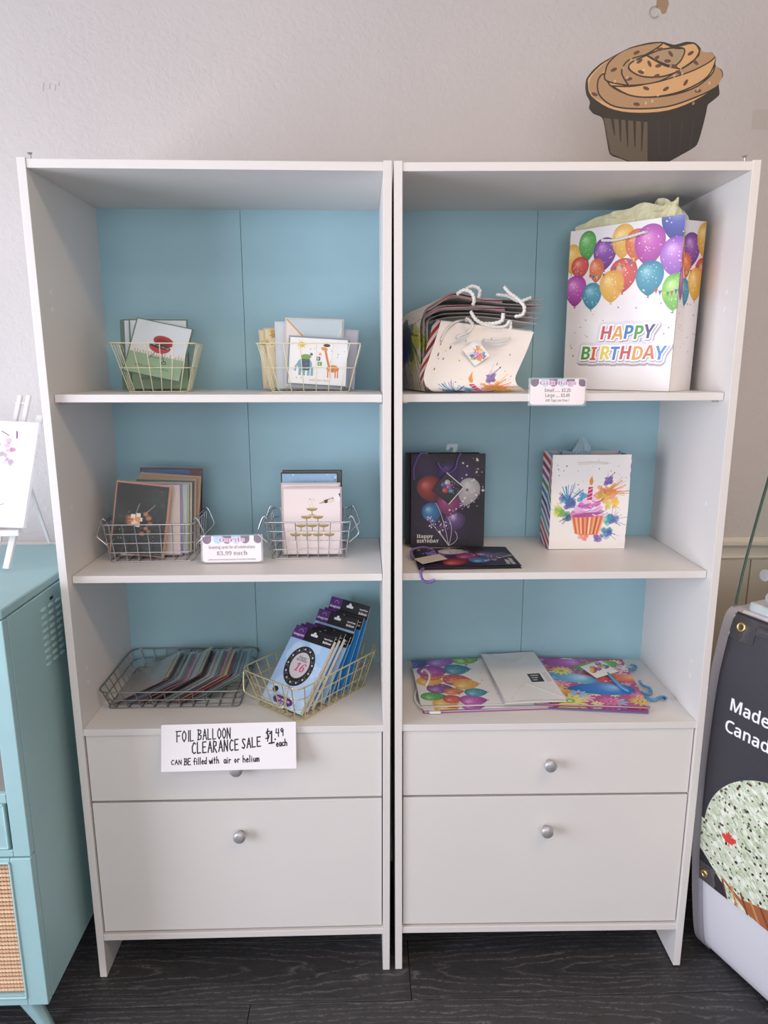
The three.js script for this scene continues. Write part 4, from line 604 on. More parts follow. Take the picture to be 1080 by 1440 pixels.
rope([V(0.132, 0.002, 0.045), V(0.150, -0.003, 0.050), V(0.163, -0.004, 0.045), V(0.168, -0.0035, 0.015), V(0.155, -0.003, 0.0), V(0.150, 0.003, -0.012)], 0.0036, blueRopeM, ff);
rope([V(0.136, 0.0, 0.064), V(0.16, -0.004, 0.078), V(0.176, -0.0045, 0.066), V(0.188, -0.004, 0.06), V(0.194, -0.004, 0.066), V(0.186, 0.0, 0.074)], 0.0036, blueRopeM, ff);
rope([V(0.120, 0.0, -0.088), V(0.138, -0.003, -0.088), V(0.160, -0.0035, -0.098), V(0.168, -0.003, -0.112), V(0.155, 0.001, -0.115)], 0.0036, blueRopeM, ff);
const ft = part('gift_tag', box(0.070, 0.001, 0.066), [whitePaper, whitePaper, paperM(print(200, 200, (c, w, h) => { c.fillStyle = '#eae6e0'; c.fillRect(0, 0, w, h); for (let i = 0; i < 9; i++) balloon(c, rr(30, 170), rr(30, 110), 24, 28, Object.values(HUE)[i], rnd(), false); for (let i = 0; i < 5; i++) flower(c, rr(20, 180), rr(60, 130), 18, 7, '#e2c24a', '#c98f3a', '#fff'); c.fillStyle = '#c98f7a'; c.font = 'italic 26px serif'; }), 0.4), whitePaper, whitePaper, whitePaper], ff, [0.055, 0.014, -0.050], [0.06, 0.5, 0.04]);
const wb = flatBag('white back of a flat gift bag with a black label, on top of the stack', 0.150, 0.276, YB + 0.0200, paperM(whiteBackT, 0.3), [whiteE, whiteE, whiteE], [1.066, -0.192], 0.045, 3);
const fold = (pts) => merge(pts.slice(1).map((p, i) => bar(V(...pts[i]), V(...p), 0.0007, 4)));
part('fold_ridge', fold([[-0.062, 0.0085, 0.135], [-0.004, 0.0088, 0.045], [0.068, 0.0085, 0.13]]), whiteE, wb); part('fold_ridge', fold([[-0.066, 0.0085, -0.14], [0.0, 0.0088, -0.075], [0.064, 0.0085, -0.14]]), whiteE, wb);
// ---- slumped pile of cupcake bags on the upper shelf
const Q = (zx, zy, z) => { const p = U(555 + zx / 4.909, 390 + zy / 4.909, 'z', z); return p; };       // pixel inside one close-up -> plane z
{ // front bag of the pile: leaning back, its lower part curling under
  const t = thing('gift_bag', 'cupcake gift bag slumped on top of the pile, small cupcake tag on a cord', 'gift bag', [0, 0, 0]);
  const sh = S1 + ry(0.92) + 0.0015, rows = [[Q(320, 300, -0.125), Q(960, 378, -0.130)], [Q(285, 420, -0.105), Q(915, 500, -0.112)], [Q(235, 570, -0.078), Q(862, 620, -0.088)], [Q(200, 690, -0.062), Q(832, 700, -0.074)], [Q(215, 745, -0.056), Q(845, 740, -0.068)], [Q(255, 780, -0.060), Q(880, 765, -0.075)]];
  const end = [V(rows[5][0].x + 0.012, sh + 0.001, -0.075), V(rows[5][1].x + 0.012, sh + 0.001, -0.090)]; rows.push(end); rows.reverse();
  for (const r of rows) for (const q of r) q.y = Math.max(q.y, sh + 0.001);
  const L = new THREE.CatmullRomCurve3(rows.map((r) => r[0])), Rr = new THREE.CatmullRomCurve3(rows.map((r) => r[1]));
  const surf = (u, v) => L.getPoint(v).lerp(Rr.getPoint(v), u);
  const upT = cupM.clone(); upT.map = cupT.clone(); upT.map.repeat.set(1, 0.52); upT.map.offset.set(0, 0.48);
  part('front_panel', sheetGeo(26, 14, surf), upT, t);
  part('back_panel', sheetGeo(26, 6, (u, v) => surf(u, v).add(V(-0.014 * v * (1 - u) + 0.002 * u, Math.max(0, (v - 0.2)) * 0.006, -0.020 * Math.min(1, v * 2.2) - 0.002))), whitePaper, t);
  part('side_panel', sheetGeo(20, 6, (u, v) => surf(0, v).lerp(surf(0, v).add(V(-0.014 * v, Math.max(0, (v - 0.2)) * 0.006, -0.020 * Math.min(1, v * 2.2) - 0.002)), u)), paperM(stripes(['#b03a3f', '#8f3048'], '#e9e4e4', 160, 700, 96, 0.6, 0.5), 0.4), t);
  const q = (x, y, z) => Q(x, y, z);
  rope([q(495, 300, -.125), q(500, 285, -.11), q(540, 330, -.10), q(520, 370, -.096), q(460, 400, -.09), q(425, 420, -.088)], 0.0034, ropeM, t);
  rope([q(615, 430, -.108), q(620, 438, -.10), q(690, 445, -.098), q(760, 438, -.098), q(800, 420, -.102)], 0.0026, ropeM, t);
  rope([q(495, 290, -.15), q(400, 320, -.115), q(345, 380, -.105), q(320, 440, -.098)], 0.0028, ropeM, t);
  const tagP = q(562, 520, -0.084); const tg = part('gift_tag', box(0.041, 0.046, 0.001), [whitePaper, whitePaper, whitePaper, whitePaper, paperM(print(256, 300, (c, w, h) => cupcakePrint(c, w, h)), 0.4), whitePaper], t, [tagP.x, tagP.y, tagP.z], [-0.3, 0, Math.PI / 5]);
}
const archM = paperM(print(1024, 420, (c, w, h) => { c.fillStyle = '#ece7e5'; c.fillRect(0, 0, w, h); splash(c, .24 * w, .72 * h, 120, ['rgba(205,210,80,0.6)', 'rgba(170,190,70,0.5)'], 14, -2.5, 1.6); splash(c, .31 * w, .40 * h, 130, ['rgba(50,90,150,0.6)', 'rgba(40,60,70,0.55)', 'rgba(50,100,80,0.55)'], 16, 2.5, 1.6); splash(c, .22 * w, .30 * h, 90, ['rgba(58,110,175,0.55)', 'rgba(70,70,140,0.5)'], 8, 0, 3); for (let i = 0; i < 30; i++) ell(c, rnd() * w * .5, rnd() * h, 4, 4, '#3a3a55'); }), 0.4);
[[[[105, 792], [72, 620], [44, 440], [55, 310], [120, 205], [390, 104], [560, 132], [760, 150], [1030, 152]], 'topmost cupcake bag bent over the pile, striped gusset showing'], [[[132, 792], [96, 640], [68, 470], [68, 360], [105, 255], [250, 198], [540, 190], [780, 205], [1030, 210]], 'cupcake bag bent over in the middle of the pile'], [[[160, 792], [122, 640], [92, 500], [92, 390], [135, 292], [300, 250], [560, 245], [800, 262], [1005, 285]], 'cupcake bag bent over lowest in the pile']].forEach(([prof, label], n) => {
  const zf = -0.098 - n * 0.008, t = thing('gift_bag', label, 'gift bag', [0, 0, 0]), pts = prof.map(([a, b]) => Q(a, b, zf)), shf = S1 + ry(0.8) + 0.001;
  for (const p of pts) { p.y = Math.max(p.y, shf + 0.002); p.x = Math.max(p.x, 0.752 + 0.010 * n); }
  const cv = new THREE.CatmullRomCurve3(pts, false, 'catmullrom', 0.35), up = (u, v, dy) => { const p = cv.getPoint(u); const k = 1 - THREE.MathUtils.smoothstep(p.x, 0.755, 0.87); return V(p.x + 0.036 * k * (1 - v), p.y + dy * Math.min(1, Math.max(0, u - 0.3) * 3), zf - v * 0.205 - 0.012 * k + 0.004 * Math.sin(u * 6)); };
  const m = archM;
  part('front_panel', sheetGeo(6, 34, (u, v) => up(u, v, 0)), m, t);
  part('back_panel', sheetGeo(6, 30, (u, v) => up(0.42 + u * 0.57, v, -0.009 - 0.002 * Math.sin(u * 8))), whitePaper, t);
  if (n < 2) part('side_panel', sheetGeo(4, 16, (u, v) => { const p = up(0.45 + u * 0.42, 0, 0); return V(p.x, p.y - v * 0.009 * Math.sin(Math.min(1, u * 3) * Math.PI / 2), p.z - 0.002 - 0.014 * Math.sin(v * Math.PI)); }), redStripeM, t);
  if (n === 0) { rope([Q(430, 115, -.07), Q(480, 88, -.062), Q(530, 108, -.058), Q(548, 160, -.058), Q(540, 190, -.064)], 0.0036, ropeM, t); rope([Q(490, 80, -.10), Q(535, 62, -.09), Q(585, 85, -.085), Q(580, 140, -.09)], 0.0036, ropeM, t); rope([Q(755, 65, -.08), Q(790, 105, -.075), Q(850, 150, -.07), Q(895, 205, -.062), Q(885, 255, -.062), Q(830, 272, -.07)], 0.0036, ropeM, t); rope([Q(700, 120, -.09), Q(780, 128, -.09), Q(860, 165, -.09), Q(940, 140, -.09)], 0.0034, ropeM, t); }
  if (n === 1) { rope([Q(525, 235, -.07), Q(560, 290, -.062), Q(620, 325, -.06), Q(700, 345, -.06), Q(770, 335, -.06), Q(795, 300, -.064), Q(800, 360, -.064)], 0.0036, ropeM, t); rope([Q(600, 320, -.066), Q(680, 320, -.064), Q(740, 300, -.062), Q(750, 250, -.064)], 0.0040, ropeM, t); }
});
priceSign('gift bag price sign listing small and large, on the shelf edge', 0.116, 0.053, signTex('Gift Bags', [['Small ..... $2.25', .50, 'bold 56px sans-serif', .78], ['Large .... $3.49', .70, 'bold 56px sans-serif', .76], ['Gift Tags are free !', .88, 'bold 40px sans-serif', .78]]), [1.0720, 1.4065, -0.0105], [-0.03, -0.02, 0.0]);
// ------------------------------------------------------------------ cupcake cutout standing on the gift-bag bookcase
{ const CU = (x, y) => [x / 3.6 + 780, y / 3.6];                        // close-up pixels -> photograph pixels
  const zc = -0.105, ctr = U(918, 145, 'z', zc), loc = ([px, py]) => { const p = U(px, py, 'z', zc); return [p.x - ctr.x, p.y - ctr.y]; };
  const outline = [[155, 440], [160, 400], [185, 365], [230, 325], [300, 285], [380, 245], [470, 222], [540, 217], [600, 232], [660, 217], [705, 222], [730, 245], [745, 268], [790, 272], [810, 300], [808, 335], [840, 360], [846, 390], [825, 430], [828, 482], [800, 510], [770, 535], [760, 580], [740, 660], [712, 740], [640, 785], [555, 830], [480, 850], [405, 832], [340, 806], [280, 782], [262, 700], [242, 600], [195, 575], [174, 548], [178, 515], [160, 480]];
  const fine = new THREE.CatmullRomCurve3(outline.map((q) => { const [a, b] = loc(CU(...q)); return V(a, b, 0); }), true, 'catmullrom', 0.35).getPoints(150).map((p) => new THREE.Vector2(p.x, p.y));
  let bx0 = 9, bx1 = -9, by0 = 9, by1 = -9; for (const p of fine) { bx0 = Math.min(bx0, p.x); bx1 = Math.max(bx1, p.x); by0 = Math.min(by0, p.y); by1 = Math.max(by1, p.y); }
  const t = thing('cupcake_cutout', 'flat cupcake cutout with brown swirled icing standing on top of the bookcase', 'cutout sign', [ctr.x, ctr.y + by0, zc]);
  const TW = 1024, TH = Math.round(1024 * (by1 - by0) / (bx1 - bx0));
  const tex = print(TW, TH, (c) => {
    const m = (x, y) => { const [a, b] = loc(CU(x, y)); return [(a - bx0) / (bx1 - bx0) * TW, (by1 - b) / (by1 - by0) * TH]; }, K = TW / 700;
    const curve = (pts, fill, stroke, lw = 9) => { const q = new THREE.SplineCurve(pts.map((p) => new THREE.Vector2(...m(...p)))).getPoints(60); c.beginPath(); q.forEach((p, i) => (i ? c.lineTo(p.x, p.y) : c.moveTo(p.x, p.y))); if (fill) { c.fillStyle = fill; c.fill(); } if (stroke) { c.strokeStyle = stroke; c.lineWidth = lw * K; c.lineCap = 'round'; c.stroke(); } };
    c.fillStyle = '#1b1719'; c.fillRect(0, 0, TW, TH);
    poly(c, [[244, 602], [465, 622], [465, 840], [405, 832], [280, 782]].map((p) => m(...p)), '#554a3e'); poly(c, [[465, 622], [760, 560], [712, 740], [555, 830], [465, 850]].map((p) => m(...p)), '#1f1b1e');
    for (const [a, b, d] of [[280, 300, 690], [318, 330, 720], [352, 366, 745], [392, 402, 750], [432, 436, 770]]) poly(c, [[a, 606], [a + 16, 608], [b + 2, d], [b - 3, d]].map((p) => m(...p)), '#211b1a');
    for (const [a, b] of [[520, 525], [580, 575], [640, 625], [700, 675]]) line(c, [m(a, 620), m(b, 780)], '#2b2628', 8 * K);
    const T1 = '#c69a6c', T2 = '#a3805e', BK = '#1c1718';
    curve([[160, 430], [165, 395], [230, 328], [300, 288], [400, 242], [540, 218], [605, 240], [700, 222], [738, 268], [800, 275], [808, 335], [845, 375], [822, 440], [700, 520], [560, 570], [400, 580], [280, 560], [195, 510], [165, 470], [160, 430]], T1, BK, 10);
    curve([[195, 500], [170, 450], [185, 390], [250, 325], [300, 290], [240, 370], [212, 440], [235, 510], [300, 545], [195, 500]], T2);
    curve([[212, 440], [220, 400], [250, 380], [280, 440], [400, 492], [560, 490], [700, 450], [790, 380], [808, 335], [845, 375], [820, 440], [700, 500], [560, 545], [400, 555], [290, 540], [225, 490], [212, 440]], T2, BK, 7);
    curve([[285, 440], [400, 440], [560, 405], [720, 350], [800, 280], [806, 320], [760, 400], [640, 465], [500, 495], [380, 488], [285, 440]], T1, BK, 7);
    curve([[370, 438], [260, 415], [252, 370], [280, 310], [370, 250], [540, 220], [460, 280], [370, 310], [335, 360], [345, 400], [370, 438]], T2, BK, 7);
    curve([[600, 350], [640, 350], [720, 290], [730, 250], [800, 278], [790, 310], [700, 360], [600, 395], [500, 420], [600, 350]], T2, BK, 6);
    curve([[370, 438], [335, 370], [370, 310], [460, 285], [380, 330], [375, 360], [440, 390], [540, 392], [620, 360], [540, 410], [460, 430], [370, 438]], T2, BK, 6);
    curve([[460, 285], [380, 325], [378, 360], [440, 392], [540, 392], [630, 358], [560, 340], [500, 310], [460, 285]], T1, BK, 7);
    curve([[460, 285], [540, 255], [645, 250], [640, 300], [600, 338], [540, 325], [460, 285]], '#9c8468', BK, 7);
    curve([[600, 240], [660, 218], [715, 225], [728, 260], [700, 310], [635, 355]], null, BK, 8); curve([[540, 220], [600, 248], [645, 250]], null, BK, 7);
    for (const [x, y, r] of [[410, 272, -.4], [295, 358, -.4], [425, 315, -.6], [475, 328, 1], [520, 338, -.2], [432, 370, .3], [372, 405, -.2], [510, 390, -.4], [458, 452, .3], [558, 455, -.5], [658, 423, -1], [720, 465, -.1], [410, 532, .1], [198, 482, .3], [683, 275, -.5], [708, 322, .6], [582, 278, .8], [566, 314, 0], [510, 300, -.7], [528, 255, -.2], [622, 372, .4], [600, 340, .2]]) { const [a, b] = m(x, y); ell(c, a, b, 17 * K, 8 * K, '#553629', r); }
    for (let i = 0; i < 16; i++) { const [a, b] = m(rr(250, 780), rr(250, 540)); ell(c, a, b, 6 * K, 8 * K, 'rgba(215,185,155,0.6)', rnd()); }
  });
  const shp = new THREE.Shape(fine.map((p) => new THREE.Vector2(p.x, p.y - by0))), g = new THREE.ExtrudeGeometry(shp, { depth: 0.005, bevelEnabled: false }), P = g.attributes.position;
  for (let i = 0; i < P.count; i++) g.attributes.uv.setXY(i, (P.getX(i) - bx0) / (bx1 - bx0), P.getY(i) / (by1 - by0));
  part('printed_board', g, [paperM(tex, 0.45), std([0.05, 0.045, 0.045], 0.6)], t);
  const topY = 1.8768 + ry(ctr.x), below = ctr.y + by0 - topY;
  t.position.y -= Math.max(0, below - 0.004) * 0.0;
  const foot = (x) => part('clear_foot', merge([tr(box(0.024, below + 0.05, 0.003), x, (0.05 - below) / 2 + 0.0, -0.0035), tr(box(0.024, 0.003, 0.06), x, -below + 0.0018, 0.0)]), clearM, t);
  foot(-0.045); foot(0.055);
}
// ------------------------------------------------------------------ turquoise cabinet on the left
const turqTone = noiseTex(256, [[70, 1], [22, 0.6], [5, 0.3]], 0.90, 1.0); turqTone.repeat.set(1.5, 1.5);
const turqM = std([0.35, 0.555, 0.58], 0.5, { map: turqTone });
{ const cx1 = -0.032, cw = 0.52, cz1 = 0.186, cd = 0.50, yb = 0.122, yt = 1.030, t = thing('turquoise_cabinet', 'turquoise painted cabinet with a woven cane door and splayed feet', 'cabinet', [cx1 - cw / 2, 0, cz1 - cd / 2]);
  const hw = cw / 2, hd = cd / 2, U1 = (g, a, b) => uvMetres(g, a, b);
  part('side_panel', U1(rbox(0.018, yt - yb - 0.022, cd - 0.02, 0.003, 2), 'z', 'y'), turqM, t, [hw - 0.009, (yt + yb) / 2 - 0.011, -0.01]);
  part('side_panel', U1(rbox(0.018, yt - yb - 0.022, cd - 0.02, 0.003, 2), 'z', 'y'), turqM, t, [-hw + 0.009, (yt + yb) / 2 - 0.011, -0.01]);
  part('top_board', U1(rbox(cw, 0.020, cd, 0.004, 2), 'x', 'z'), turqM, t, [0, yt - 0.010, 0]);
  part('bottom_board', U1(rbox(cw - 0.036, 0.018, cd - 0.02, 0.002), 'x', 'z'), turqM, t, [0, yb + 0.009, -0.01]);
  part('back_board', box(cw - 0.036, yt - yb - 0.03, 0.006), turqM, t, [0, (yt + yb) / 2, -hd + 0.004]);
  const fz = hd - 0.009, stile = (x, y0, y1, w) => part('face_frame', U1(rbox(w, y1 - y0, 0.018, 0.002), 'x', 'y'), turqM, t, [x, (y0 + y1) / 2, fz]);
  stile(hw - 0.0175, 0.492, yt - 0.022, 0.035); stile(-hw + 0.0175, 0.492, yt - 0.022, 0.035);
  part('face_frame', U1(rbox(cw - 0.07, 0.03, 0.018, 0.002), 'x', 'y'), turqM, t, [0, yt - 0.037, fz]); part('face_frame', U1(rbox(cw - 0.07, 0.022, 0.018, 0.002), 'x', 'y'), turqM, t, [0, 0.627, fz]); part('face_frame', U1(rbox(cw - 0.07, 0.016, 0.018, 0.002), 'x', 'y'), turqM, t, [0, 0.500, fz]);
  part('inset_panel', box(cw - 0.07, 0.34, 0.006), std([0.22, 0.21, 0.20], 0.3), t, [0, 0.80, fz - 0.004]);
  const dr = part('drawer', U1(rbox(cw - 0.080, 0.108, 0.018, 0.004, 2), 'x', 'y'), turqM, t, [0, 0.562, fz - 0.001]);
  part('drawer_moulding', loopTube(roundLoop(cw - 0.086, 0.100, 0, 0.002), 0.003).rotateX(Math.PI / 2), turqM, dr, [0, 0, 0.009]);
  part('knob', new THREE.SphereGeometry(0.014, 20, 14), std([0.05, 0.05, 0.05], 0.4, { metalness: 0.4 }), dr, [0.15, 0, 0.02]);
  const door = new THREE.Group(); door.name = 'door'; door.position.set(0, 0.306, fz + 0.001); t.add(door);
  const dw = cw, dh = 0.366, fr = (w, h, x, y) => part('door_frame', U1(rbox(w, h, 0.020, 0.002), 'x', 'y'), turqM, door, [x, y, 0]);
  fr(0.043, dh, dw / 2 - 0.0215, 0); fr(0.043, dh, -dw / 2 + 0.0215, 0); fr(dw - 0.086, 0.010, 0, dh / 2 - 0.005); fr(dw - 0.086, 0.022, 0, -dh / 2 + 0.011);
  part('door_moulding', loopTube(roundLoop(dw - 0.088, dh - 0.030, 0, 0.002), 0.003).rotateX(Math.PI / 2), turqM, door, [0, 0.005, 0.010]);
  // woven cane: ribs of cord one above another
  const cane = [0, 1, 2].map((k) => std([[0.62, 0.40, 0.25], [0.56, 0.35, 0.21], [0.66, 0.45, 0.29]][k], 0.8)), cordG = (() => { const g = new THREE.CylinderGeometry(0.0042, 0.0042, dw - 0.09, 8, 150).rotateZ(Math.PI / 2), p = g.attributes.position; for (let i = 0; i < p.count; i++) { const k = 1 + 0.28 * Math.sin(p.getX(i) * 900); p.setY(i, p.getY(i) * k); p.setZ(i, p.getZ(i) * k); } g.computeVertexNormals(); return g; })();
  for (let i = 0; i < 34; i++) part('cane_strand', cordG, cane[(i * 7) % 3], door, [0, -0.152 + i * 0.0099, -0.002], [0, 0, 0]);
  part('cane_backing', box(dw - 0.086, dh - 0.03, 0.003), std([0.30, 0.18, 0.11], 0.9), door, [0, 0.004, -0.008]);
  const legG = new THREE.CylinderGeometry(0.026, 0.013, 0.135, 4, 1).rotateY(Math.PI / 4).scale(1, 1, 0.8);
  for (const sx of [1, -1]) for (const sz of [1, -1]) part('leg', legG.clone().applyMatrix4(new THREE.Matrix4().makeShear(0, 0, -sx * 0.45, 0, -sz * 0.2, 0)), turqM, t, [sx * (hw - 0.062), 0.0665, sz * (hd - 0.05)]);
  // pressed louvres in the side
  const lou = new THREE.SphereGeometry(1, 10, 6, 0, PI2, 0, Math.PI / 2).rotateZ(-Math.PI / 2).scale(0.0045, 0.0055, 0.015);
  for (let c = 0; c < 3; c++) for (let r = 0; r < 9; r++) part('louvre', lou, turqM, t, [hw - 0.0005, 0.970 - r * 0.0155 - c * 0.001, cz1 * 0 + (0.02 - c * 0.034) - (cz1 - hd)]);
  part('slot', box(0.002, 0.006, 0.014), darkM, t, [hw, 0.984, -0.020 - (cz1 - hd)]);
}
// ------------------------------------------------------------------ little easel with a white canvas on the cabinet
{ const by = 1.0302, t = thing('table_easel', 'small white wooden table easel on the turquoise cabinet', 'easel', [-0.185, by, -0.066], 0.05), wm = std([0.74, 0.72, 0.70], 0.5);
  const lean = 0.44, F = (x, y, z = 0) => V(x, y * Math.cos(lean) + z * Math.sin(lean), -y * Math.sin(lean) + z * Math.cos(lean));
  const plank = (name, a, b, w, d) => { const dir = b.clone().sub(a), L = dir.length(), g = rbox(w, L, d, 0.0015); const m = part(name, g, wm, t, a.clone().lerp(b, 0.5).toArray()); m.quaternion.setFromUnitVectors(V(0, 1, 0), dir.normalize()); return m; };
  plank('front_leg', F(0.036, 0.006), F(0.082, 0.375), 0.014, 0.010); plank('front_leg', F(-0.155, 0.006), F(-0.060, 0.375), 0.014, 0.010);
  plank('mast_rail', F(-0.004, 0.06, 0.004), F(0.034, 0.425, 0.004), 0.010, 0.010); plank('mast_rail', F(0.016, 0.06, 0.004), F(0.054, 0.425, 0.004), 0.010, 0.010);
  plank('mast_block', F(0.006, 0.10, 0.004), F(0.009, 0.13, 0.004), 0.014, 0.008); part('mast_peg', new THREE.CylinderGeometry(0.003, 0.003, 0.03, 10).rotateZ(Math.PI / 2), wm, t, F(0.040, 0.405, 0.004).toArray());
  plank('rear_leg', V(0.040, 0.005, -0.240), F(0.030, 0.30, -0.006), 0.008, 0.006);
  plank('canvas_rest', F(-0.15, 0.088, 0.016), F(0.068, 0.088, 0.016), 0.014, 0.024);
  const c = thing('canvas', 'white canvas in clear film leaning on the small easel', 'canvas', [-0.185, by, -0.066], 0.05), cg = new THREE.Group();
  const m = part('canvas_board', rbox(0.212, 0.252, 0.014, 0.0015), paperM(print(512, 640, (k, w, h) => { k.fillStyle = '#f1eff2'; k.fillRect(0, 0, w, h); for (let i = 0; i < 26; i++) blob(k, rr(.5, .8) * w, rr(.12, .42) * h, rr(6, 20), ['rgba(200,150,190,0.25)', 'rgba(120,90,110,0.35)', 'rgba(170,70,120,0.3)'][i % 3]); line(k, [[.62 * w, .1 * h], [.7 * w, .14 * h]], '#6a5566', 5); line(k, [[.78 * w, .1 * h], [.79 * w, .16 * h]], '#9a4a80', 9); line(k, [[.7 * w, .8 * h], [.76 * w, .79 * h]], '#8a8088', 4); }), 0.5), c);
  const mid = F(-0.018, 0.226, 0.026); m.position.copy(mid); m.rotation.set(-lean, 0, -0.06);
  const sl = part('clear_film', new THREE.PlaneGeometry(0.226, 0.266), clearM, c, F(-0.018, 0.226, 0.0345).toArray(), [-lean, 0, -0.06]);
}
// ------------------------------------------------------------------ ice cream freezer on the right: bulging front, banner, glass guard
{ const th = 68.03 * D2R, dx = Math.cos(th), dz = Math.sin(th), ang = Math.PI / 2 - th;                // runs along (dx, dz)
  const t = thing('ice_cream_freezer', 'white ice cream display freezer with a curved front and glass guard', 'freezer', [1.477, 0, -0.022], 0);
  t.rotation.y = ang;                                                  // local +z runs along the front, local -x faces the bookcase
  const prof = [[0.072, 0.012], [0.046, 0.05], [0.026, 0.15], [0.011, 0.257], [0.003, 0.339], [-0.004, 0.497], [-0.0035, 0.648], [0.002, 0.776], [0.014, 0.856], [0.029, 0.920], [0.047, 0.9395]];
  const curve = new THREE.SplineCurve(prof.map(([a, b]) => new THREE.Vector2(a, b))), pp = curve.getPoints(40);
  const LEN = 1.25, sh = new THREE.Shape(); sh.moveTo(pp[0].x, pp[0].y); for (const p of pp.slice(1)) sh.lineTo(p.x, p.y); sh.lineTo(0.62, 0.9395); sh.lineTo(0.66, 0.90); sh.lineTo(0.66, 0.012); sh.lineTo(pp[0].x, pp[0].y);
  const bodyM = std([0.70, 0.69, 0.74], 0.4), capM = std([0.50, 0.49, 0.56], 0.5);
  part('body', new THREE.ExtrudeGeometry(sh, { depth: LEN, bevelEnabled: false }), [capM, bodyM], t);
  const strip = pp.filter((p) => p.y < 0.93 && p.y > 0.02);
  part('corner_trim', sheetGeo(40, 1, (u, v) => { const p = curve.getPoint(v); return V(p.x - 0.0025, p.y, -0.004 + u * 0.030); }, 0.004), capM, t);
  part('kick_plinth', box(0.50, 0.014, LEN - 0.1), darkM, t, [0.36, 0.007, LEN / 2]);
  part('top_ledge', rbox(0.10, 0.022, LEN - 0.02, 0.006, 2), bodyM, t, [0.105, 0.950, LEN / 2 + 0.02]);
  // glass guard, set back from the front edge
  const glassM = new THREE.MeshPhysicalMaterial({ color: new THREE.Color().setRGB(0.90, 0.95, 0.92), roughness: 0.02, transmission: 1, thickness: 0, ior: 1.5, side: THREE.DoubleSide }), glassEdgeM = std([0.05, 0.13, 0.10], 0.15, { clearcoat: 1 });
  const gc = new THREE.QuadraticBezierCurve(new THREE.Vector2(0.048, 0.945), new THREE.Vector2(0.062, 1.06), new THREE.Vector2(0.115, 1.26));
  const gg = new THREE.PlaneGeometry(1, 1, 1, 24); { const p = gg.attributes.position; for (let i = 0; i < p.count; i++) { const q = gc.getPoint(p.getY(i) + 0.5); p.setXYZ(i, q.x, q.y, 0.004 + (p.getX(i) + 0.5) * (LEN - 0.02)); } gg.computeVertexNormals(); }
  part('glass_guard', gg, glassM, t);
  part('glass_edge', sheetGeo(24, 1, (u, v) => { const p = gc.getPoint(v); return V(p.x, p.y, u * 0.004); }, 0.006), glassEdgeM, t);
  for (const y of [1.035, 0.99]) { const p = gc.getPoint((y - 0.945) / 0.315 + 0.02); part('glass_clamp', merge([new THREE.CylinderGeometry(0.013, 0.013, 0.018, 24).rotateZ(Math.PI / 2 - 0.15), tr(new THREE.CylinderGeometry(0.008, 0.008, 0.03, 16).rotateZ(Math.PI / 2), 0.02, 0, 0)]), steelM, t, [p.x - 0.008, y, y > 1 ? 0.070 : 0.095]); }
  // vinyl banner hung on the front
  const bt = thing('vinyl_banner', 'black vinyl banner with mint ice cream, reading Made in Canada', 'banner', [1.477, 0, -0.022], 0); bt.rotation.y = ang;
  const S0 = 0.022, SL = 1.05, Y0 = 0.245, Y1 = 0.938;
  const tex = print(1600, 1056, (c, w, h) => {
    const K = w / SL, X = (s) => (s - S0) * K, Y = (y) => (Y1 - y) * K;
    c.fillStyle = '#35333a'; c.fillRect(0, 0, w, h);
    c.save(); c.beginPath(); c.arc(X(0.235), Y(0.405), 0.205 * K, 0, PI2); c.moveTo(X(0.055), Y(0.33)); c.arc(X(-0.06), Y(0.33), 0.115 * K, 0, PI2); c.rect(X(0.02), Y(0.42), 0.45 * K, 0.13 * K); c.clip(); c.fillStyle = '#ccd3bd'; c.fillRect(0, 0, w, h);
    for (let i = 0; i < 4200; i++) { const x = rnd() * X(.46), y = rr(.1, .62), r = rr(2, 8); c.save(); c.translate(x, Y(y)); c.rotate(0.7); ell(c, 0, 0, r * 1.7, r * .7, ['#e2e6d6', '#b9c4a6', '#a5b391', '#e9ece0', '#c3ccb2'][i % 5]); c.restore(); }
    for (let i = 0; i < 900; i++) { const x = rnd() * X(.46), y = rr(.1, .62), r = rr(1.5, 5); ell(c, x, Y(y), r * rr(.6, 1.6), r, ['#3a2a28', '#2b2422', '#5a4038', '#45302c'][i % 4], rnd() * 3); } c.restore();
    poly(c, [[.085, .30], [.10, .285], [.16, .25], [.45, .2], [.45, .262], [.21, .30], [.14, .275]].map(([a, b]) => [X(a), Y(b)]), '#a5633f'); for (let i = 0; i < 14; i++) line(c, [[X(.09 + i * .025), Y(.29)], [X(.11 + i * .03), Y(.22)]], i % 2 ? '#c98a5c' : '#7f4428', 9);
    poly(c, [[0, .345], [.03, .330], [.06, .305], [.092, .278], [.105, .24], [0, .24]].map(([a, b]) => [X(a), Y(b)]), '#2a282d');
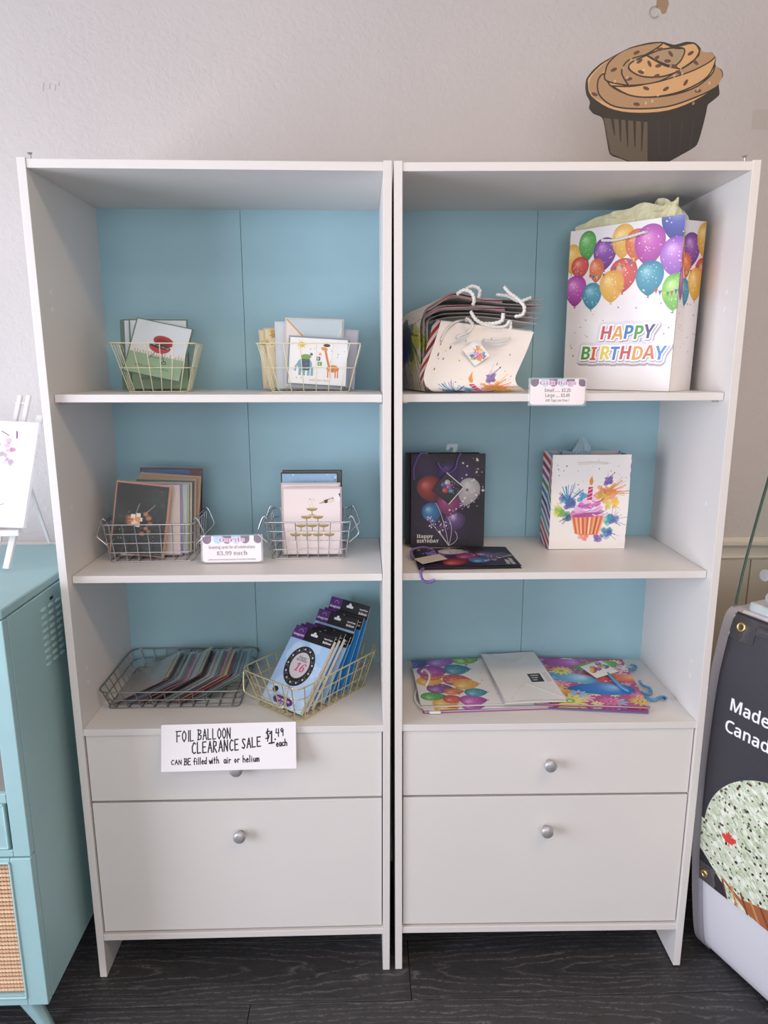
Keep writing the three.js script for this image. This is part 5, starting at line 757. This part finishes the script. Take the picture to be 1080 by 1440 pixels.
    const leaf = [[0, 1], [.16, .68], [.36, .78], [.28, .38], [.48, .58], [.54, .46], [.82, .52], [.72, .28], [.84, .2], [.42, -.14], [.48, -.3], [.06, -.24], [.06, -.6], [-.06, -.6], [-.06, -.24], [-.48, -.3], [-.42, -.14], [-.84, .2], [-.72, .28], [-.82, .52], [-.54, .46], [-.48, .58], [-.28, .38], [-.36, .78], [-.16, .68]]; const lx = X(.100), ly = Y(.405); c.save(); c.translate(lx, ly); c.rotate(-.1); poly(c, leaf.map(([a, b]) => [a * .024 * K, -b * .024 * K]), '#d23c36'); c.restore();
    c.fillStyle = '#f2f0f2'; c.font = `${.040 * K}px sans-serif`; c.lineWidth = 2; c.strokeStyle = '#f2f0f2'; for (const [s, x, y] of [['Made in', .060, .722], ['Canada', .056, .668]]) { c.fillText(s, X(x), Y(y)); c.strokeText(s, X(x), Y(y)); }
  });
  const surf = (y) => { let lo = 0, hi = 1; for (let k = 0; k < 30; k++) { const mdl = (lo + hi) / 2; if (curve.getPoint(mdl).y < y) lo = mdl; else hi = mdl; } return curve.getPoint(lo).x; };
  part('printed_sheet', sheetGeo(36, 40, (u, v) => { const y = Y0 + v * (Y1 - Y0); return V(surf(Math.min(y, 0.935)) - 0.0075 - 0.0022 * Math.sin(u * 16 + v * 3) * (1 - v), y + 0.006 * Math.sin(u * 9) * (1 - v), S0 + u * SL); }, 0.0012), paperM(tex, 0.42, { bumpMap: stipple, bumpScale: 0.0003 }), bt);
  const brass = std([0.72, 0.52, 0.22], 0.3, { metalness: 0.9 });
  for (const [s, y, r] of [[0.049, 0.912, 0.0085], [0.040, 0.272, 0.0075]]) part('grommet', new THREE.TorusGeometry(r, 0.0028, 8, 24).rotateY(Math.PI / 2), brass, bt, [surf(y) - 0.0115, y, s], [0, 0, y > .8 ? -0.25 : 0.1]);
  const tape = new THREE.MeshPhysicalMaterial({ color: new THREE.Color().setRGB(0.05, 0.05, 0.055), roughness: 0.22, clearcoat: 1, clearcoatRoughness: 0.1, bumpMap: shelfTone, bumpScale: 0.004 });
  for (const [s0, s1, y0, y1] of [[0.023, 0.085, 0.882, 0.936], [0.085, 0.6, 0.908, 0.936], [0.024, 0.07, 0.250, 0.302]]) part('tape_strip', sheetGeo(8, 14, (u, v) => { const y = y0 + v * (y1 - y0); return V(surf(Math.min(y, 0.93)) - 0.0100 - 0.0006 * Math.sin(u * 40 + v * 9), y, s0 + u * (s1 - s0)); }, 0.0008), tape, bt);
}
renderer.render(scene, camera);
